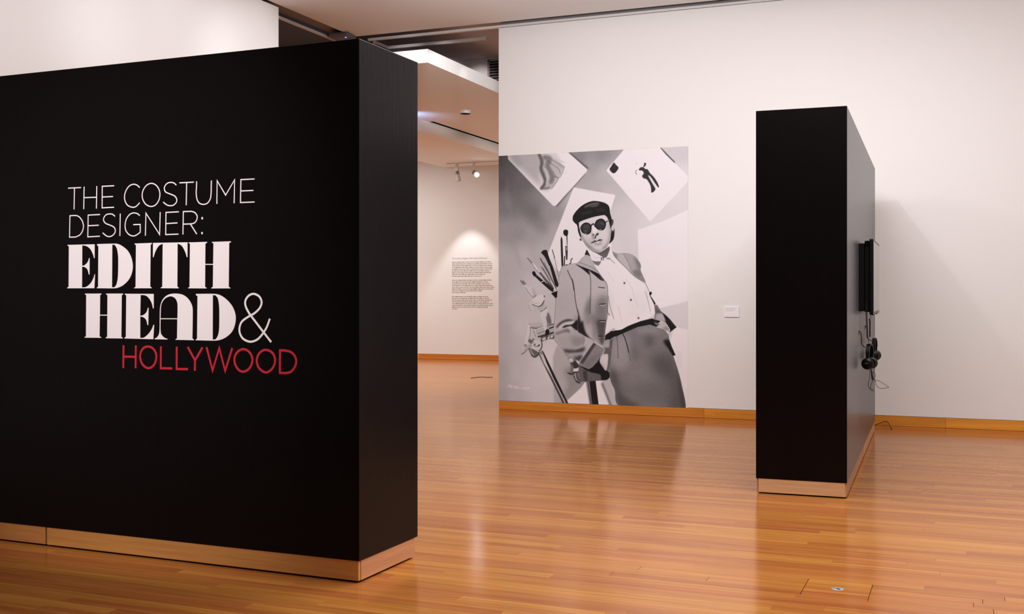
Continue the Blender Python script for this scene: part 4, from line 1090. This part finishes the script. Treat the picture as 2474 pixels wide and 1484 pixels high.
# ------------------------------------------------------------------ portrait print on the back wall
PW, PHH = 2.513, 3.200
PX0, PZ0 = -5.645, 0.114
S = 440.0                                # print pixels per metre
IW, IH = int(PW*S), int(PHH*S)
def lin(g): 
    g = np.asarray(g, dtype=np.float64)/255.0
    return np.where(g <= 0.04045, g/12.92, ((g+0.055)/1.055)**2.4)
def boxblur(a, r, ax):
    r = int(r)
    if r < 1: return a
    pad = [(0, 0), (0, 0)]; pad[ax] = (r+1, r)
    c = np.cumsum(np.pad(a, pad, mode='edge'), axis=ax)
    n = a.shape[ax]
    if ax == 0: return (c[2*r+1:2*r+1+n] - c[:n])/(2*r+1)
    return (c[:, 2*r+1:2*r+1+n] - c[:, :n])/(2*r+1)
def blur(a, sg):
    if sg < 0.35: return a
    if sg < 1.6:
        k = np.exp(-0.5*(np.arange(-4, 5)/sg)**2); k /= k.sum()
        p = np.pad(a, 4, mode='edge')
        p = sum(k[i]*p[i:i+a.shape[0], :] for i in range(9))
        return sum(k[i]*p[:, i:i+a.shape[1]] for i in range(9))
    r = max(1, round((math.sqrt(4*sg*sg+1)-1)/2))
    for _ in range(3): a = boxblur(boxblur(a, r, 0), r, 1)
    return a
def inside(pts, X, Y):
    m = np.zeros(X.shape, bool); n = len(pts)
    for i in range(n):
        x1, y1 = pts[i]; x2, y2 = pts[(i+1) % n]
        if y1 == y2: continue
        c = (Y > min(y1, y2)) & (Y <= max(y1, y2))
        m ^= c & (X < x1 + (Y-y1)*(x2-x1)/(y2-y1))
    return m
def seg_dist(pts, X, Y):
    d = np.full(X.shape, 1e9)
    for (x1, y1), (x2, y2) in zip(pts[:-1], pts[1:]):
        L2 = (x2-x1)**2 + (y2-y1)**2 + 1e-9
        t = np.clip(((X-x1)*(x2-x1) + (Y-y1)*(y2-y1))/L2, 0, 1)
        d = np.minimum(d, np.hypot(X-x1-t*(x2-x1), Y-y1-t*(y2-y1)))
    return d
k_ = S/1000.0
bgp = np.array([float(q) for q in POSTER_BACKDROP.split()]).reshape(-1, 3)
gx, gy = np.meshgrid(np.linspace(0, IW, IW//8), np.linspace(0, IH, IH//8))
num = np.zeros_like(gx); den = np.zeros_like(gx)
for x, y, g in bgp:
    w = 1.0/((gx-x*k_)**2 + (gy-y*k_)**2 + 300.0)**1.5
    num += w*g; den += w
small = num/den
ix = np.clip((np.arange(IW)/8).astype(int), 0, gx.shape[1]-1); iy = np.clip((np.arange(IH)/8).astype(int), 0, gx.shape[0]-1)
img = blur(small[np.ix_(iy, ix)], 9.0)
clip_mask = None; last = None
for line in POSTER_INK.strip().split('\n'):
    q = line.split()
    if q[0] == 'k': clip_mask = last; continue
    if q[0] == 'x': clip_mask = None; continue
    kind, tone, bl, al, wd = q[0], float(q[1]), float(q[2])/10*5.5*k_, float(q[3])/100, float(q[4])*k_
    pts = np.array([float(c) for c in q[5:]]).reshape(-1, 2)*k_
    if kind in 'sc' and len(pts) > 2:
        pts = np.array([[v.x, v.y] for v in spline([(a, b, 0) for a, b in pts], 5, kind == 's')])
    mg = bl*3 + wd/2 + 3
    x0, y0_ = np.maximum(np.floor(pts.min(0)-mg), 0).astype(int)
    x1, y1_ = np.minimum(np.ceil(pts.max(0)+mg), (IW, IH)).astype(int)
    if x1 <= x0 or y1_ <= y0_: continue
    X, Y = np.meshgrid(np.arange(x0, x1)+0.5, np.arange(y0_, y1_)+0.5)
    if kind in 'sp':
        m = (inside(pts, X-0.25, Y-0.25)*0.5 + inside(pts, X+0.25, Y+0.25)*0.5)
    else:
        m = np.clip(wd/2 - seg_dist(pts, X, Y) + 0.5, 0, 1)
    m = blur(m.astype(np.float64), bl)
    if clip_mask is not None:
        m = m*clip_mask[y0_:y1_, x0:x1]
    elif kind in 'sp':
        last = np.zeros((IH, IW), np.float64); last[y0_:y1_, x0:x1] = m
    m = m*al
    sub = img[y0_:y1_, x0:x1]
    img[y0_:y1_, x0:x1] = sub*(1-m) + tone*m
rng = np.random.default_rng(4)
grain = blur(rng.normal(0, 1, img.shape), 0.8)
weave = blur(rng.normal(0, 1, img.shape), 1.7)
img = img + 0.45*img*np.clip(1 - img/200.0, 0, 1)*(img/200.0)
img = np.clip((img - 128.0)*1.03 + 128.0 + (grain*6.0 + weave*7.0)*np.clip((225-img)/90, 0.08, 1), 6, 245)
refl = np.clip(lin(img*0.985 + 2.0)/lin(208.0)*0.80, 0.004, 0.86)
srgb = np.where(refl <= 0.0031308, refl*12.92, 1.055*refl**(1/2.4)-0.055)
rgba = np.empty((IH, IW, 4), np.float32)
rgba[..., 0] = np.clip(srgb*0.985, 0, 1); rgba[..., 1] = srgb*0.970; rgba[..., 2] = np.clip(srgb*0.995, 0, 1); rgba[..., 3] = 1
print_img = bpy.data.images.new('portrait_print', IW, IH)
print_img.pixels.foreach_set(rgba.ravel())
print_img.update(); print_img.pack()
m, nt, b = mat('portrait_print')
tx = nt.nodes.new('ShaderNodeTexImage'); tx.image = print_img; tx.interpolation = 'Cubic'
nt.links.new(tx.outputs['Color'], b.inputs['Base Color'])
b.inputs['Roughness'].default_value = 0.6; b.inputs['Specular IOR Level'].default_value = 0.25
pm_ = MB().box((0, -0.003, 0), (PW, -0.0005, PHH))
poster = pm_.build('portrait_poster', m)
poster.location = (PX0, WY, PZ0)
uv = poster.data.uv_layers.new(name='print')
for lp in poster.data.loops:
    co = poster.data.vertices[lp.vertex_index].co
    uv.data[lp.index].uv = (co.x/PW, co.z/PHH)
tag(poster, 'huge black-and-white portrait print of a woman in suit and round dark glasses', 'poster')

# wall label beside the print
lb = thing('wall_label', 'small white caption card on the white wall right of the portrait print', 'label', (-2.688, WY, 1.226))
MB().box((0.003, -0.012, 0.003), (0.180, -0.0005, 0.129), 0.0006).build('card', M['card'], lb)
for k, (a, b_) in enumerate(((0.022, 0.135), (0.022, 0.142), (0.022, 0.118), (0.022, 0.108))):
    z = 0.112 - k*0.0125
    mb = MB(); x = a
    random.seed(50+k)
    while x < b_:
        w = random.uniform(0.008, 0.022); w = min(w, b_-x)
        mb.box((x, -0.0124, z-0.0015), (x+w, -0.0119, z+0.0015)); x += w + 0.0035
    mb.build('text_line', M['ink'], lb)

# wall text in the side gallery
wt = thing('wall_text', 'tall block of small grey introductory wall text under the spotlight in the side gallery', 'wall text', (-10.965, FY, 0))
fc = bpy.data.curves.new('heading', 'FONT'); fc.body = 'The Costume Designer: Edith Head & Hollywood'
fc.size = 0.052; fc.extrude = 0.0004
tmp = bpy.data.objects.new('heading_tmp', fc); COL.objects.link(tmp)
bpy.context.view_layer.update()
dg = bpy.context.evaluated_depsgraph_get()
hme = bpy.data.meshes.new_from_object(tmp.evaluated_get(dg))
bpy.data.objects.remove(tmp, do_unlink=True)
wx = max(v.co.x for v in hme.vertices)
hd = link('heading', hme, M['vinyl_grey'], wt)
hd.rotation_euler = (R(90), 0, 0); hd.location = (0, -0.001, 2.318); hd.scale = (0.885/wx, 1, 1)
lens_ = [.92,.95,.95,.95,.95,.91,.92,.80,.71,0,.94,.85,.90,.96,1.0,1.0,.73,.33,0,.85,.88,.95,.88,.97,.98,.85,.14]
z = 2.247
for k, fr in enumerate(lens_):
    if fr == 0: z -= 0.012; z -= 0.0405; continue
    mb = MB(); x = 0.0; end = fr*1.06
    random.seed(300+k)
    while x < end - 0.01:
        w = min(random.choice((0.02, 0.035, 0.05, 0.07, 0.09)), end-x)
        h = random.uniform(0.0075, 0.0105)
        mb.box((x, -0.0012, z-h), (x+w, -0.0004, z+h)); x += w + 0.012
    mb.build('text_line', M['vinyl_grey'], wt)
    z -= 0.0405

# track with two spotlights by the far wall
tr = thing('light_track', 'white ceiling track carrying two spotlights above the wall text', 'track', (-10.72, 22.45, 4.44))
MB().box((0, -0.018, -0.022), (6.2, 0.018, 0.0), 0.002).build('track_rail', M['white_metal'], tr)
MB().box((-0.02, -0.02, -0.024), (0.02, 0.02, 0.0), 0.002).build('end_cap', M['white_metal'], tr)

def track_head(x, direction, label, lit):
    t = thing('track_spotlight', label, 'spotlight', (x, 22.45, 4.418), 0, 'spotlights on the far track')
    MB().box((-0.028, -0.018, -0.16), (0.028, 0.018, 0.0), 0.004).build('track_adapter', M['white_metal'], t)
    MB().tube([(0, 0, -0.15), (0, 0, -0.19)], 0.018, 12).build('swivel', M['device'], t)
    d = Vector(direction).normalized()
    c = Vector((0, 0, -0.21)) + Vector((0.0, 0, 0))
    side = d.cross(Vector((0, 0, 1))).normalized()
    off = side*(-0.075) if not lit else d*0.10
    c = c + off
    hd_ = MB().lathe([(0.0, -0.20), (0.040, -0.195), (0.044, -0.10), (0.044, 0.06), (0.052, 0.075), (0.052, 0.17), (0.047, 0.17), (0.044, 0.150), (0.0, 0.150)], 24, c, d)
    if lit:
        hd_ = MB().lathe([(0.0, -0.13), (0.038, -0.125), (0.040, 0.02), (0.060, 0.06), (0.060, 0.155), (0.054, 0.155), (0.052, 0.140), (0.0, 0.140)], 24, c, d)
    head = hd_.build('lamp_head', M['white_metal'], t)
    fin = MB()
    for q in (-0.03, 0.0, 0.03): fin.lathe([(0.046, q-0.005), (0.050, q-0.005), (0.050, q+0.005), (0.046, q+0.005)], 24, c + d*(-0.02), d)
    fin.build('cooling_fin', M['device'], head)
    MB().lathe([(0.0, 0.144 if lit else 0.152), (0.050 if lit else 0.043, 0.144 if lit else 0.152)], 24, c, d).build('lens', M['lens'] if lit else M['dark_hole'], head)
    MB().tube([Vector((0, 0, -0.18)), (Vector((0, 0, -0.18)) + c)/2 + Vector((0, 0, 0.0)), c], 0.012, 8).build('arm', M['device'], t)
    for s in (-1, 1):
        q = c + side*s*0.052
        MB().tube([q - side*0.004, q + side*0.020], 0.011, 10).build('tilt_knob', M['device'], t)
    return t
track_head(-10.485, (0.16, 0.05, -1.0), 'dark white-bodied spotlight pointing straight down at the left end of the track', False)
track_head(-10.075, (0.60, -0.72, -0.30), 'lit spotlight with a bright bluish lens turned towards the viewer', True)

# round fitting in the side gallery ceiling
cn = thing('ceiling_fitting', 'round white ceiling fitting with a dark opening in the side gallery ceiling', 'ceiling light', (-7.91, 17.27, 4.643))
MB().lathe([(0.112, 0.0), (0.112, -0.006), (0.100, -0.010), (0.093, -0.012), (0.090, -0.048), (0.084, -0.048), (0.084, -0.020)], 40).build('rim', M['white_metal'], cn)
MB().lathe([(0.0, -0.0490), (0.0885, -0.0490), (0.0885, -0.047)], 40).build('dark_opening', M['dark_hole'], cn)

# ceiling device with blue light
dv = thing('ceiling_sensor', 'flat dark grey ceiling device with a glowing blue light above the title panel', 'sensor', (-7.79, 13.02, 5.0), R(8))
MB().box((-0.145, -0.145, -0.035), (0.145, 0.145, 0.02), 0.022).build('housing', M['device'], dv)
MB().box((-0.105, -0.105, -0.042), (0.105, 0.105, -0.034), 0.006).build('cover_plate', M['device'], dv)
MB().lathe([(0.0, -0.008), (0.011, -0.006), (0.013, 0.0)], 16, (0.085, -0.085, -0.041)).build('indicator_light', M['led'], dv)
MB().box((-0.03, -0.03, 0.018), (0.03, 0.03, 0.22)).build('mount_stem', M['device'], dv)

# louvre in the dark upper wall
lv = thing('louvre_vent', 'dark louvred vent high in the shadowed wall above the side gallery ceiling', 'vent', (-6.885, 15.95, 4.835))
MB().box((-0.035, -0.012, -0.005), (0.0, 0.0, 0.335)).box((0.55, -0.012, -0.005), (0.585, 0.0, 0.335)).box((-0.035, -0.012, 0.315), (0.585, 0.0, 0.35)).build('vent_frame', M['louvre'], lv)
MB().box((0.0, -0.003, 0.0), (0.55, -0.0005, 0.315)).build('vent_recess', M['dark_hole'], lv)
sm = MB().add([(0, -0.004, 0.004), (0.55, -0.004, 0.004), (0.55, -0.030, -0.016), (0, -0.030, -0.016), (0, -0.004, 0.008), (0.55, -0.004, 0.008), (0.55, -0.030, -0.012), (0, -0.030, -0.012)],
              [(0,1,2,3), (7,6,5,4), (0,3,7,4), (1,5,6,2), (3,2,6,7), (0,4,5,1)])
s0 = sm.build('slat', M['louvre'], lv); s0.location = (0, 0, 0.03)
for k in range(1, 7):
    c = s0.copy(); COL.objects.link(c); c.parent = lv; c.location = (0, 0, 0.03 + k*0.043)

# floor socket
fs = thing('floor_socket', 'small round metal floor socket cover set in the floorboards at lower right', 'socket', (-0.600, 5.858, 0.0))
MB().lathe([(0.031, 0.0002), (0.031, 0.0014), (0.028, 0.0022), (0.0, 0.0022)], 32).build('cover_disc', M['steel'], fs)
o = MB().lathe([(0.011, 0.0022), (0.011, 0.0030), (0.0, 0.0030)], 20).build('cable_slot', M['dark_hole'], fs)
o.scale = (1.15, 0.6, 1); o.location = (0.006, -0.012, 0); o.rotation_euler = (0, 0, R(-30))

lc = spline([(-8.19, 18.12, 0.004), (-8.17, 18.36, 0.004), (-8.10, 18.46, 0.004), (-8.0, 18.40, 0.004), (-7.95, 18.47, 0.004), (-7.90, 18.44, 0.004)], 6)
tag(MB().tube(lc, 0.004, 6).build('loose_cord', M['cable']), 'thin dark cord lying on the far floor of the side gallery', 'cord')
